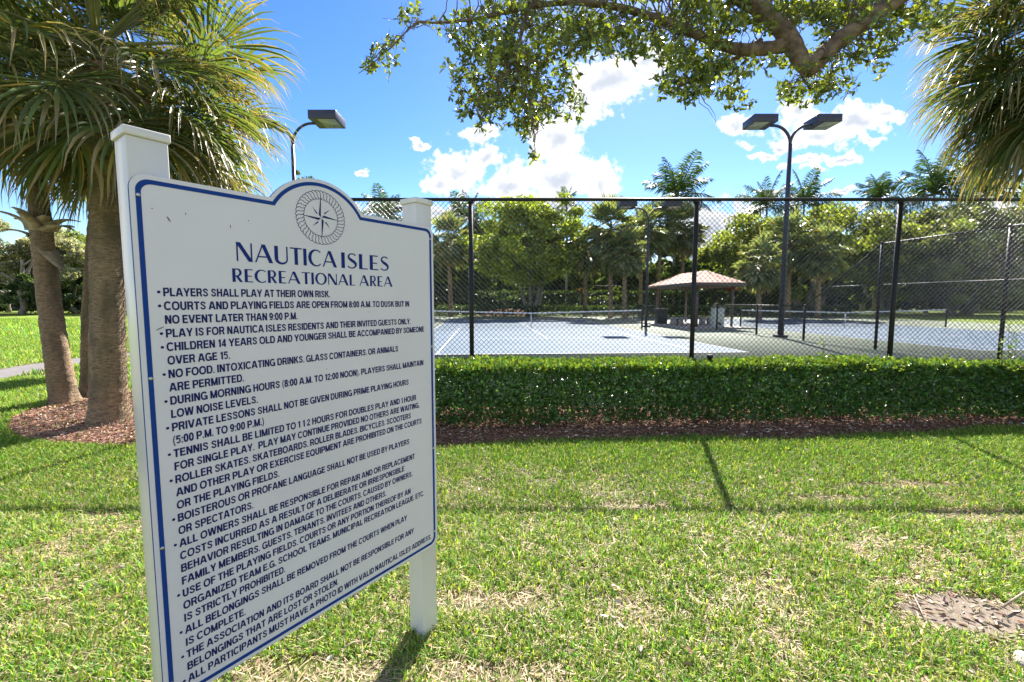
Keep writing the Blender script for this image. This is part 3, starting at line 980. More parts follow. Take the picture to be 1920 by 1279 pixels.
# ------------------------------------------------------------------ court lamps
def lamp_post(base, h, arms, label, r=0.075, head=1.0):
    """tapered pole, curved arms along x, shoebox heads"""
    x, y = base
    root = empty('court_lamp', (x, y, 0), label, 'lamp post', 'dark floodlight poles round the courts')
    V, Fq = tube([(x, y, 0), (x, y, h * .5), (x, y, h - .9)], [r * 1.25, r, r * .8], 14)
    link('pole', mesh_np('pole', V, Fq, smooth=True), 'pole_paint', root)
    V, Fq = box((x, y, .05), (.42, .42, .10)); link('base_plate', mesh_np('base_plate', V, Fq), 'pole_paint', root)
    for s in arms:
        pts = []
        for t in np.linspace(0, 1, 14):
            a = t * math.pi / 2
            pts.append((x + s * .75 * (1 - math.cos(a)), y, h - .92 + .78 * math.sin(a)))
        pts.append((x + s * .86, y, h - .14))
        V, Fq = tube(pts, r * .6, 10); arm = link('arm', mesh_np('arm', V, Fq, smooth=True), 'pole_paint', root)
        cx = x + s * (.82 + head / 2)
        V, Fq = box((cx, y, h), (head, head, .30)); hd = link('lamp_head', mesh_np('lamp_head', V, Fq), 'pole_paint', root); bevel_obj(hd, .01)
        V, Fq = box((cx + s * .12, y, h - .155), (head * .62, head * .86, .014)); link('lens', mesh_np('lens', V, Fq), 'lamp_lens', hd)


def top_z(px, py, Y): return P(px, py, Y)[2]


lamp_post((dv(19.5)[0] + .14, 19.5), top_z(1480, 229, 19.5) + .0, (-1, 1), 'tall dark twin-headed court lamp standing on the divider fence line, right of centre', .10, .98)
q = P(560, 560, 17.2); lamp_post((q[0], 17.2), top_z(600, 224, 17.2), (-1, 1), 'dark court lamp at the left, its head showing past the palm leaves over the board', .08, 1.0)
q = P(1211, 613, 27.0); lamp_post((q[0], 27.0), top_z(1211, 385, 27), (-1, 1), 'dark twin-headed court lamp seen beside the left end of the shelter roof', .07, .98)
q = P(727, 560, 41.0); lamp_post((q[0], 41.5), top_z(727, 391, 41), (1,), 'far dark court lamp just showing between board and its right post', .08, .98)


# ------------------------------------------------------------------ shelter
def shelter():
    root = empty('picnic_shelter', (11.4, 28, 0), 'open shelter with clay coloured hip roof between the two courts', 'shelter')
    e = 2.60; t = .22
    nl, nr, fl, fr = np.array((10.0, 25.0, e)), np.array((13.15, 25.3, e)), np.array((9.55, 31.7, e)), np.array((12.7, 32.0, e))
    r0, r1 = np.array((11.45, 26.6, 3.36)), np.array((11.2, 30.1, 3.36))
    V = [nl, nr, fr, fl, r0, r1]
    me = bpy.data.meshes.new('roof')
    me.from_pydata([tuple(v) for v in V], [], [[0, 1, 4], [1, 2, 5, 4], [2, 3, 5], [3, 0, 4, 5], [3, 2, 1, 0]]); me.update()
    roof = link('roof', me, 'roof_clay', root)
    # standing seams
    def seams(a, b, c, d, n):
        P0 = []; P1 = []
        for k in range(1, n):
            f = k / n; lo = a + (b - a) * f
            g = np.clip((f - .5) * 2.2 + .5, 0, 1)
            hi = c + (d - c) * g
            lim = min(1, f / .42, (1 - f) / .42) if np.allclose(c, d) else 1
            P0.append(lo + (0, 0, .008)); P1.append(lo + (hi - lo) * lim * .97 + (0, 0, .008))
        return prisms(P0, P1, .010)
    V, Fq = join([seams(nl, nr, r0, r0, 8), seams(fl, nl, r1, r0, 16), seams(nr, fr, r0, r1, 16)])
    link('roof_seams', mesh_np('roof_seams', V, Fq), 'roof_clay', roof, kind='stuff')
    for a, b in ((nl, nr), (nr, fr), (fr, fl), (fl, nl)):
        d = (b - a); L = np.linalg.norm(d); d = d / L; nn = np.array([d[1], -d[0], 0])
        M = np.stack([d, -nn, [0, 0, 1]], 1)
        V, Fq = box((a + b) / 2 + nn * .02 + np.array([0, 0, -t / 2 + .005]), (L - .01, .04, t), M)
        link('fascia', mesh_np('fascia', V, Fq), 'fascia_brown', root)
    for c in (nl + (.5, .5, 0), nr + (-.5, .5, 0), fl + (.5, -.5, 0), fr + (-.5, -.5, 0)):
        V, Fq = tube([(c[0], c[1], .1), (c[0], c[1], 2.6)], .07, 10)
        link('post', mesh_np('post', V, Fq), 'fascia_brown', root)
    poly = [(9.5, 24.7), (13.7, 24.95), (13.2, 32.3), (9.0, 32.0)]
    n = 4; V = [(x, y, 0.0) for x, y in poly] + [(x, y, .09) for x, y in poly]
    me = bpy.data.meshes.new('pad'); me.from_pydata(V, [], [[4, 5, 6, 7]] + [[i, (i + 1) % 4, 4 + (i + 1) % 4, 4 + i] for i in range(4)]); me.update()
    link('concrete_pad', me, 'concrete', root)


shelter()


def bench(px, Y, label, w=.75):
    q = P(px, 600, Y)
    root = empty('stone_bench', (q[0], Y, .09), label, 'bench', 'stone benches under the shelter')
    V, Fq = box((q[0], Y, .53), (w, .42, .08)); bevel_obj(link('seat', mesh_np('seat', V, Fq), 'concrete', root), .01)
    for s in (-1, 1):
        V, Fq = join([box((q[0] + s * w * .27, Y, .30), (.30, .30, .40)), box((q[0] + s * w * .27, Y, .125), (.34, .34, .07))])
        link('leg', mesh_np('leg', V, Fq), 'concrete', root)


bench(1269, 27.2, 'low stone bench nearest the dark bin under the shelter')
bench(1324, 27.8, 'low stone bench just left of the pale cabinet under the shelter', .85)


def bin_():
    q = P(1239, 600, 29.4)
    root = empty('litter_bin', (q[0], 29.4, .09), 'dark square litter bin at the left end of the shelter', 'bin')
    V, Fq = box((q[0], 29.4, .56), (.66, .62, .94)); bevel_obj(link('body', mesh_np('body', V, Fq), 'bin_dark', root), .03)
    V, Fq = box((q[0], 29.4, 1.065), (.74, .70, .06)); bevel_obj(link('lid', mesh_np('lid', V, Fq), 'concrete', root), .02)
    q = P(1345, 600, 25.9)
    root = empty('drinking_fountain', (q[0], 25.9, .09), 'pale green cabinet shaped drinking fountain under the right of the shelter', 'drinking fountain')
    V, Fq = box((q[0], 25.9, .63), (.56, .50, 1.08)); bevel_obj(link('body', mesh_np('body', V, Fq), 'cabinet_pale', root), .01)
    V, Fq = box((q[0], 25.9, 1.19), (.60, .54, .04)); link('top', mesh_np('top', V, Fq), 'concrete', root)
    V, Fq = tube([(q[0], 25.85, 1.21), (q[0], 25.85, 1.28), (q[0], 25.7, 1.30)], .02, 8); link('spout', mesh_np('spout', V, Fq), 'steel', root)
    V, Fq = box((q[0] + .02, 25.63, .28), (.16, .04, .12)); link('vent', mesh_np('vent', V, Fq), 'bin_dark', root)
    root = empty('water_cooler', (q[0], 26.05, 1.21), 'small brown drink cooler standing on the pale cabinet', 'drink cooler')
    V, Fq = tube([(q[0] - .05, 26.05, 1.212), (q[0] - .05, 26.05, 1.42), (q[0] - .05, 26.05, 1.46)], [.13, .13, .10], 12)
    link('body', mesh_np('body', V, Fq), 'boot', root)
    V, Fq = tube([(q[0] - .05, 26.05, 1.462), (q[0] - .05, 26.05, 1.50)], .09, 12)
    link('lid', mesh_np('lid', V, Fq), 'deadleaf', root)


bin_()
# short capped pipe poking out of the hedge top
q = P(1331, 672, 6.25)
tag(link('pipe_stub', mesh_np('pipe_stub', *tube([(q[0], 6.25, 0), (q[0], 6.25, .79), (q[0], 6.25, .79), (q[0], 6.25, .84)], [.026, .026, .040, .040], 12)), 'post_paint'),
    'short dark capped pipe sticking up out of the hedge', 'pipe')


# ------------------------------------------------------------------ trees
def limb_pts(a, b, sag=0.0, jit=0.0, n=7, rng=RNG):
    a = np.array(a, float); b = np.array(b, float); t = np.linspace(0, 1, n)[:, None]
    p = a + (b - a) * t
    p[:, 2] += sag * np.sin(np.linspace(0, math.pi, n)) * np.linalg.norm(b - a)
    p[1:-1] += rng.normal(0, jit, (n - 2, 3))
    return p


def tree(name, label, cat, base, crown_c, crown_r, nclump, nleaf, leaf, base_col, alt=None, altp=.2, trunks=1, tr=.25, clump=.28, seed=1, bark='bark_grey',
         flat=0.0, group='trees beyond the courts', spread=.6, hollow=.45, var=.3, bottom=-1.0):
    rng = np.random.default_rng(seed)
    base = np.array(base, float); cc = np.array(crown_c, float); cr = np.array(crown_r, float)
    root = empty(name, tuple(base), label, cat, group)
    # clump centres inside the crown ellipsoid, pushed to the outside
    C = []
    while len(C) < nclump:
        p = rng.normal(size=3); p /= np.linalg.norm(p)
        r = (hollow + (1 - hollow) * rng.random() ** .5)
        r *= 1 + .12 * math.sin(3 * math.atan2(p[1], p[0]) + seed) + .08 * rng.normal()
        p = p * r
        if p[2] < bottom: continue
        if flat and p[2] < 0: p[2] *= (1 - flat)
        C.append(cc + p * cr)
    C = np.array(C)
    k = rng.integers(0, nclump, nleaf)
    cs = clump * cr.min() * rng.uniform(.6, 1.3, nclump)
    off = rng.normal(size=(nleaf, 3)); off /= np.linalg.norm(off, axis=1, keepdims=True)
    off *= (rng.random((nleaf, 1)) ** .45)
    off[:, 2] *= .7
    Q = C[k] + off * cs[k][:, None]
    ct = np.exp(rng.normal(0, .22, (nclump, 1)))[k]
    T = tints(nleaf, base_col, var, rng, alt, altp) * ct
    V, Fq, tt = cards(Q, leaf * rng.uniform(.6, 1.4, nleaf), T, rng)
    link('crown', mesh_np('crown', V, Fq, tt), 'leaf_tree', root)
    # trunks and limbs
    for i in range(trunks):
        ang = 2 * math.pi * i / max(1, trunks) + rng.random()
        b = base + (np.array([math.cos(ang), math.sin(ang), 0]) * tr * 2.2 if trunks > 1 else 0)
        top = cc + np.array([math.cos(ang), math.sin(ang), -.35]) * cr * (spread * .6 if trunks > 1 else .08)
        pts = limb_pts(b, top, 0, tr * .5, 8, rng)
        V, Fq = tube(pts, np.linspace(tr * 1.2, tr * .45, 8), 9)
        tk = link('trunk', mesh_np('trunk', V, Fq, smooth=True), bark, root)
        parts = []
        for j in range(7 if trunks == 1 else 4):
            s = pts[rng.integers(3, 8)]; e = C[rng.integers(0, nclump)]
            parts.append(tube(limb_pts(s, e, .08, tr * .3, 6, rng), np.linspace(tr * .45, tr * .08, 6), 6))
        V, Fq = join(parts); link('limbs', mesh_np('limbs', V, Fq, smooth=True), bark, tk)
    return root


def fan_frond(elev, seed, Lp=.95, Lb=.95, nseg=54, st=6, dead=0.0, wmul=1.0, spread=135, droop=.58, tanp=.75, green=(.10, .145, .052)):
    rng = np.random.default_rng(seed)
    e = math.radians(elev)
    d = np.array([math.cos(e), 0, math.sin(e)]); p = np.zeros(3); pts = [p.copy()]
    for k in range(8):
        d = d + np.array([0, 0, -.055 - .02 * rng.random()]) * math.cos(e) * 1.2; d /= np.linalg.norm(d)
        p = p + d * Lp / 8; pts.append(p.copy())
    Vs = []; Fs = []; Ts = []
    # petiole: flat tapered bar
    pv, pf = tube(pts, np.linspace(.024, .010, 9), 5, False)
    Vs.append(pv); Fs.append(pf[0]); Ts.append(np.tile(np.array([.16, .17, .05]) * (1 - dead) + np.array([.22, .15, .08]) * dead, (len(pv), 1)))
    off = len(pv)
    Tn = d; S_ = np.array([0, 1., 0]); Nn = np.cross(Tn, S_) * -1
    if Nn[2] < 0: Nn = -Nn
    dphi = math.radians(2 * spread / nseg)
    for i in range(nseg):
        ph = -math.radians(spread) + dphi * (i + .5)
        L = Lb * (.62 + .38 * math.cos(ph * .62)) * rng.uniform(.9, 1.08)
        h0 = pts[-1] + Tn * .10 * max(0, math.cos(ph))
        dr = math.cos(ph) * Tn + math.sin(ph) * S_ + (.30 * abs(math.sin(ph)) + .05) * Nn + .05 * rng.normal(size=3)
        dr /= np.linalg.norm(dr)
        side = -math.sin(ph) * Tn + math.cos(ph) * S_
        q = h0.copy(); dd = dr.copy()
        gd = droop * rng.uniform(.5, 1.5) * (1 + dead)
        yel = rng.random()
        g = np.array(green) * math.exp(rng.normal(0, .22))
        if yel < .05 + .20 * dead: g = np.array([.26, .21, .04]) * rng.uniform(.6, 1.2)
        tan = np.array([.38, .28, .17]) * rng.uniform(.6, 1.2)
        if dead > .6: g = tan * .8
        tipt = rng.uniform(.45, 1.0) if rng.random() < tanp else 1.3
        for k in range(st + 1):
            s = k / st
            r = s * L
            w = min(r, .42 * L) * dphi * 1.02 * wmul
            if s > .42: w = .42 * L * dphi * (1 - ((s - .42) / .58) ** 1.3) * 1.02 * wmul
            w = max(w, .0012)
            nn = np.cross(dd, side); nn /= np.linalg.norm(nn) + 1e-9
            sd = np.cross(nn, dd)
            pl = .33 * w
            Vs.append(np.array([q - sd * w / 2 + nn * pl * .5, q - nn * pl * .5, q + sd * w / 2 + nn * pl * .5]))
            c = g if s < tipt else g * .25 + tan * .75
            if 1 > tipt > s > tipt - .18: c = g * .5 + np.array([.24, .2, .05]) * .5
            Ts.append(np.tile(c, (3, 1)))
            if k < st:
                b = off + k * 3
                Fs.append(np.array([[b, b + 1, b + 4, b + 3], [b + 1, b + 2, b + 5, b + 4]]))
                dd = dd + np.array([0, 0, -1.]) * gd * (max(0, s - .25)) ** 1.2 * 2.2
                dd /= np.linalg.norm(dd)
                q = q + dd * L / st
        off += (st + 1) * 3
    return mesh_np('frond', np.vstack(Vs), np.concatenate(Fs), np.vstack(Ts))


FAN = {}


def fan_set(key, **kw):
    if key not in FAN:
        FAN[key] = []
        for e in (75, 55, 38, 20, 5, -12, -30, -50, -68):
            for s in range(2):
                dd = 0.0 if e > -20 else (.25 if e > -45 else .5)
                if e == -68 and s == 1: dd = 1.0
                FAN[key].append((e, fan_frond(e, hash((e, s)) % 1000 + 11 * s, dead=dd, **kw)))
    return FAN[key]


def palm_trunk(pts, rad, name='trunk', n=28, rings=90, seed=0):
    rng = np.random.default_rng(seed)
    pts = np.array(pts, float); t = np.linspace(0, len(pts) - 1, rings)
    # smooth path
    c = np.stack([np.interp(t, range(len(pts)), pts[:, k]) for k in range(3)], 1)
    for _ in range(12): c[1:-1] = (c[:-2] + 2 * c[1:-1] + c[2:]) / 4
    r = np.interp(t, range(len(pts)), rad)
    V, Fq = tube(c, r, n)
    # uneven rings and vertical fissures
    m = rings * n
    k = np.arange(m) // n; a = np.arange(m) % n
    dirv = V[:m] - c[k]
    amp = 1 + .018 * np.sin(k * 2.1) + .014 * rng.normal(size=rings)[k] + .018 * rng.normal(size=m) + .03 * np.sin(a * 3 * 2 * math.pi / n + k * .06)
    flare = np.exp(-k / (rings * .035)) * .28 * (1 + .4 * np.sin(a * 5 * 2 * math.pi / n))
    V[:m] = c[k] + dirv * (amp + flare)[:, None]
    return mesh_np(name, V, Fq, smooth=True)


def fan_palm(label, pts, rad, nfr, scale=1.0, key='near', seed=1, group=None, emin=-70, emax=80, kw={}, bias=None):
    rng = np.random.default_rng(seed)
    pts = [np.array(p, float) for p in pts]
    root = empty('cabbage_palm', tuple(pts[0]), label, 'palm tree', group)
    near = key == 'near'
    link('trunk', palm_trunk(pts, rad, seed=seed, n=28 if near else 10, rings=110 if near else 14), 'bark_palm', root)
    top = pts[-1]
    fs = fan_set(key, **kw)
    for i in range(nfr):
        f = (i + .5) / nfr
        e = emax + (emin - emax) * f ** .85 + rng.normal(0, 6)
        az = i * 2.39996 + rng.normal(0, .15)
        j = min(range(len(fs)), key=lambda q: abs(fs[q][0] - e) + rng.random() * 6)
        o = bpy.data.objects.new('frond', fs[j][1])
        if not fs[j][1].materials: fs[j][1].materials.append(MATS['leaf_palm'])
        COL.objects.link(o)
        s = scale * rng.uniform(.88, 1.12)
        o.parent = root
        M = Matrix.Translation(Vector(top + np.array([0, 0, .25 * scale * (e / 90)]) - pts[0])) @ Matrix.Rotation(az, 4, 'Z') @ Matrix.Rotation(rng.normal(0, .15), 4, 'X') @ Matrix.Diagonal((s, s, s, 1))
        o.matrix_basis = M
    return root


def feather_frond(elev, seed, L=2.6, nl=34):
    rng = np.random.default_rng(seed); e = math.radians(elev)
    d = np.array([math.cos(e), 0, math.sin(e)]); p = np.zeros(3); pts = [p.copy()]
    for k in range(10):
        d = d + np.array([.01, 0, -.14]) * (k / 10 + .25); d /= np.linalg.norm(d); p = p + d * L / 10; pts.append(p.copy())
    pts = np.array(pts)
    pv, pf = tube(pts, np.linspace(.04, .01, 11), 4, False)
    Vs = [pv]; Fs = [pf[0]]; Ts = [np.tile([.10, .12, .04], (len(pv), 1))]; off = len(pv)
    for i in range(nl):
        s = .12 + .88 * i / nl; k = s * 10; a = int(min(k, 9)); q = pts[a] + (pts[a + 1] - pts[a]) * (k - a); t = pts[a + 1] - pts[a]; t = t / np.linalg.norm(t)
        for sd in (-1, 1):
            ll = L * .30 * math.sin(math.pi * (.15 + .8 * s)) * rng.uniform(.85, 1.1) + .1
            dr = np.array([0, sd * 1., 0]) + t * .7 + np.array([0, 0, -.25 + .35 * rng.normal()]); dr /= np.linalg.norm(dr)
            m1 = q + dr * ll * .55; dr2 = dr + np.array([0, 0, -.6]); dr2 /= np.linalg.norm(dr2); tip = m1 + dr2 * ll * .45
            w = .035 * L / 2.6
            Vs.append(np.array([q - t * w * .5, q + t * w * .5, m1 + t * w, tip, m1 - t * w]))
            Fs.append(np.array([[off, off + 1, off + 2, off + 4]])); Fs.append(np.array([[off + 4, off + 2, off + 3, off + 3]])[:0])
            Vs.append(np.array([m1 + t * w, tip, m1 - t * w, m1 + t * w * .3]))
            Fs.append(np.array([[off + 5, off + 6, off + 7, off + 8]]))
            Ts.append(np.tile(np.array([.045, .085, .025]) * math.exp(rng.normal(0, .2)), (9, 1))); off += 9
    return mesh_np('frond', np.vstack(Vs), np.concatenate(Fs), np.vstack(Ts))


FEA = None


def feather_palm(label, base, top_z_, L, nfr=16, seed=1):
    global FEA
    if FEA is None: FEA = [(e, feather_frond(e, e + 100)) for e in (80, 62, 45, 28, 10, -10)]
    rng = np.random.default_rng(seed)
    root = empty('feather_palm', base, label, 'palm tree', 'feather palms rising behind the trees')
    h = top_z_ - base[2]
    link('trunk', palm_trunk([base, (base[0] + rng.normal(0, .2), base[1], base[2] + h * .5), (base[0], base[1], top_z_)], [.2, .17, .13], n=8, rings=8), 'bark_grey', root)
    for i in range(nfr):
        e, me = FEA[min(5, int(6 * (i + .5) / nfr))]
        if not me.materials: me.materials.append(MATS['leaf_palm'])
        o = bpy.data.objects.new('frond', me); COL.objects.link(o); o.parent = root
        s = L / 2.6 * rng.uniform(.85, 1.1)
        o.matrix_basis = Matrix.Translation((0, 0, h)) @ Matrix.Rotation(i * 2.4 + rng.normal(0, .2), 4, 'Z') @ Matrix.Rotation(rng.normal(0, .2), 4, 'X') @ Matrix.Diagonal((s, s, s, 1))


# --- the palms by the sign (left)
gl = 'cabbage palms in the mulch bed'
b2 = G(205, 786); t2 = P(185, 118, b2[1] + .15)
fan_palm('thick upright cabbage palm right beside the notice board, nearest of the mulch bed palms', [b2 + (0, 0, -.05), P(202, 560, b2[1]), P(197, 380, b2[1] + .05), t2],
         [.205, .18, .172, .10], 56, 1.24, seed=3, emin=-42)
b1 = G(122, 752); t1 = P(62, 215, b1[1] + .3)
fan_palm('leaning cabbage palm with old leaf boots on its trunk, leftmost in the mulch bed', [b1 + (0, 0, -.05), P(97, 600, b1[1]), P(75, 420, b1[1] + .1), t1], [.17, .148, .135, .08], 50, .92, seed=8, emin=-38)
b3 = G(178, 738); t3 = P(275, 190, b3[1] + .3)
fan_palm('cabbage palm standing behind the thick one, its trunk mostly hidden', [b3 + (0, 0, -.05), P(176, 600, b3[1]), P(186, 420, b3[1]), t3], [.19, .16, .155, .09], 46, 1.22, seed=14, emin=-60)


def boots(cx, cy, Y):
    rng = np.random.default_rng(4)
    root = [o for o in COL.objects if o.name.startswith('cabbage_palm.001')][0]
    for i, (a, zz, L, up) in enumerate([(2.9, 0, .46, .9), (3.5, -.1, .34, .55), (4.2, .02, .42, 1.0), (5.0, -.02, .40, 1.2), (5.7, .04, .36, .8), (6.1, -.02, .46, .35), (.2, .05, .42, .6), (5.9, -.3, .50, -1.0), (4.6, .1, .3, 1.4), (1.5, 0, .4, .7)]):
        c = P(cx, cy, Y) + np.array([math.cos(a) * .125, math.sin(a) * .125, zz])
        rd = np.array([math.cos(a), math.sin(a), 0]); sd = np.array([-math.sin(a), math.cos(a), 0])
        V = []; Fq = []
        for k in range(7):
            s = k / 6; ang = math.atan(up) + (.5 - s) * .6 * (1 if up > 0 else -.3)
            p = c + (rd * math.cos(ang) + np.array([0, 0, math.sin(ang)])) * L * s
            w = (.10 * (1 - s) + .04) * (1 if s < .9 else .8); th = .018 * (1 - s) + .006
            nn = np.array([0, 0, 1.]) * math.cos(ang) - rd * math.sin(ang)
            V += [p - sd * w + nn * .012, p - nn * th, p + sd * w + nn * .012, p + nn * th]
            if k: 
                b = (k - 1) * 4
                for j in range(4): Fq.append([b + j, b + (j + 1) % 4, b + 4 + (j + 1) % 4, b + 4 + j])
        Fq.append([24, 25, 26, 27])
        link('leaf_boot', mesh_np('leaf_boot', V, [np.array(Fq)], smooth=True), 'boot', root)


boots(77, 432, b1[1] + .1)
# --- palm off the right edge
rp = np.array([7.0, 5.6, GZ])
fan_palm('cabbage palm hanging its dense skirt of leaves into the top right corner', [rp, rp + (0, 0, 2), rp + (-.05, 0, 3.5), rp + (-.05, 0, 5.0)], [.25, .22, .21, .24], 84, 1.02, seed=21, emin=-66, emax=66)

# --- distant cabbage palms
DK = dict(nseg=24, st=3, wmul=2.0, tanp=.15, green=(.17, .21, .115))
far = [(842, 452, 46, 44, 'round cabbage palm with yellowing skirt just right of the board'), (1146, 432, 56, 42, 'cabbage palm with pale trunk, right of the big bright green tree'),
       (1098, 470, 44, 45, 'small cabbage palm tucked against the right of the big green tree'), (1172, 470, 46, 40, 'cabbage palm with reddish trunk just left of the twin-headed far lamp'),
       (1203, 440, 48, 48, 'cabbage palm directly behind the twin-headed far lamp'), (1238, 425, 46, 52, 'cabbage palm above the left end of the shelter roof'),
       (1282, 430, 46, 54, 'tall cabbage palm beside the second fence post, over the shelter'), (1425, 495, 50, 38, 'low grey green cabbage palm at the right end of the shelter roof'),
       (1482, 455, 54, 42, 'silvery cabbage palm directly behind the tall divider lamp'), (1538, 472, 50, 40, 'silvery cabbage palm right of the tall divider lamp')]
for i, (px, py, R, Y, lab) in enumerate(far):
    c = P(px, py, Y); Rm = R / F * Y
    fan_palm(lab, [(c[0] + .1, Y, GZ), (c[0], Y, c[2] * .5), (c[0], Y, c[2])], [.22, .19, .2], 52, Rm / 1.8, key='far', seed=40 + i, group='cabbage palms beyond the courts', kw=DK)
# --- feather palms
for i, (px, py, R, Y, lab) in enumerate([(722, 402, 40, 60, 'feather palm glimpsed between the board and its right post'), (880, 408, 42, 62, 'feather palm whose leaves cross the first fence post'),
                                      (1268, 362, 56, 60, 'tallest feather palm, crossing the fence rail left of the second post'), (1438, 384, 46, 66, 'feather palm poking over the rail just left of the tall lamp'),
                                      (1508, 378, 46, 66, 'feather palm poking over the rail just right of the tall lamp'), (1652, 372, 44, 64, 'narrow feather palm above the third fence post'),
                                      (1752, 360, 66, 58, 'broad feather palm over the rail between third post and right edge'), (1850, 362, 66, 58, 'broad feather palm over the rail nearest the right edge'),
                                      (1062, 376, 22, 62, 'feather palm tip just topping the big green tree')]):
    c = P(px, py + 4, Y)
    feather_palm(lab, (c[0], Y, GZ), c[2], R / F * Y * 1.35, 20, seed=60 + i)

# --- broadleaf trees beyond the courts
def T(label, px, ytop, ybot, wpx, Y, n, leaf, colr, name='broadleaf_tree', **kw):
    c = P(px, (ytop + ybot) / 2, Y); rx = wpx / 2 / F * Y; rz = (ybot - ytop) / 2 / F * Y
    kw.setdefault('seed', int(px))
    cat = kw.pop('cat', 'tree')
    ry = kw.pop('ry', min(rx, 7))
    return tree(name, label, cat, (c[0], Y, GZ), c, (rx, ry, rz), kw.pop('nclump', 70), n, leaf, colr, **kw)


T('big rounded bright green tree with several grey trunks behind the nearer court', 996, 374, 530, 208, 47, 46000, .34, (.19, .24, .042), alt=(.33, .36, .05), altp=.35, trunks=5, tr=.17, nclump=150, clump=.27, hollow=.25)
T('wide dark umbrella shaped tree behind the tall divider lamp', 1520, 398, 545, 380, 54, 50000, .42, (.14, .165, .042), alt=(.26, .28, .05), altp=.35, trunks=3, tr=.35, nclump=170, clump=.30, flat=.4, hollow=.3)
T('wide dark tree filling the right behind the third fence post', 1810, 388, 560, 360, 52, 50000, .42, (.13, .155, .04), alt=(.26, .28, .05), altp=.35, trunks=3, tr=.35, nclump=170, clump=.30, seed=77, hollow=.3)
T('wide dark tree crown joining the two spreading crowns at right', 1665, 392, 540, 260, 56, 30000, .42, (.13, .155, .04), alt=(.26, .28, .05), altp=.35, trunks=2, tr=.3, clump=.3, flat=.4, hollow=.3, nclump=100)
T('rounded pale olive bush beyond the right court', 1795, 495, 575, 190, 47.5, 26000, .26, (.20, .22, .09), name='large_shrub', cat='shrub', trunks=3, tr=.08, nclump=50, clump=.3)
T('dark green tree behind the big bright green one, left part', 900, 430, 560, 190, 66, 24000, .6, (.09, .12, .032), tr=.3)
T('dark green tree in the gap above the left of the shelter', 1190, 445, 565, 260, 66, 30000, .6, (.09, .12, .032), tr=.3, seed=5)
T('low bright green tree right behind the shelter roof', 1290, 490, 560, 110, 60, 12000, .4, (.09, .13, .03), tr=.15, nclump=30)
T('dark backdrop tree right of the shelter', 1400, 480, 570, 190, 64, 18000, .6, (.09, .12, .032), tr=.3)
T('far dark tree filling in below the umbrella shaped crown', 1620, 470, 575, 340, 66, 26000, .6, (.09, .12, .032), tr=.3)
T('far dark tree by the right edge behind the bush', 1900, 450, 575, 280, 66, 24000, .6, (.09, .12, .032), tr=.3)
# left side, beyond the open lawn
T('greyish live oak beyond the path, left of the leaning palm', 30, 425, 545, 260, 52, 42000, .32, (.22, .21, .15), alt=(.33, .32, .25), altp=.3, tr=.3, nclump=70, group='trees beyond the lawn')
T('sunlit green tree showing between the two palm trunks', 130, 438, 530, 150, 60, 26000, .38, (.17, .21, .06), alt=(.25, .28, .09), altp=.3, tr=.25, group='trees beyond the lawn')
T('dark green tree low between the two palm trunks', 150, 500, 582, 190, 56, 24000, .36, (.05, .075, .03), tr=.2, group='trees beyond the lawn', trunks=2)
T('dark leafy tree at the left edge above the far bushes', 10, 505, 580, 180, 60, 22000, .4, (.035, .055, .02), tr=.25, group='trees beyond the lawn')
T('far tree top just clearing the arch of the board', 572, 318, 440, 70, 30, 3500, .16, (.07, .10, .03), tr=.12, nclump=26, group='trees beyond the lawn', ry=1.5)
T('dark tree behind the board at the edge of the lawn', 400, 420, 580, 420, 62, 30000, .5, (.045, .07, .02), tr=.3, group='trees beyond the lawn')


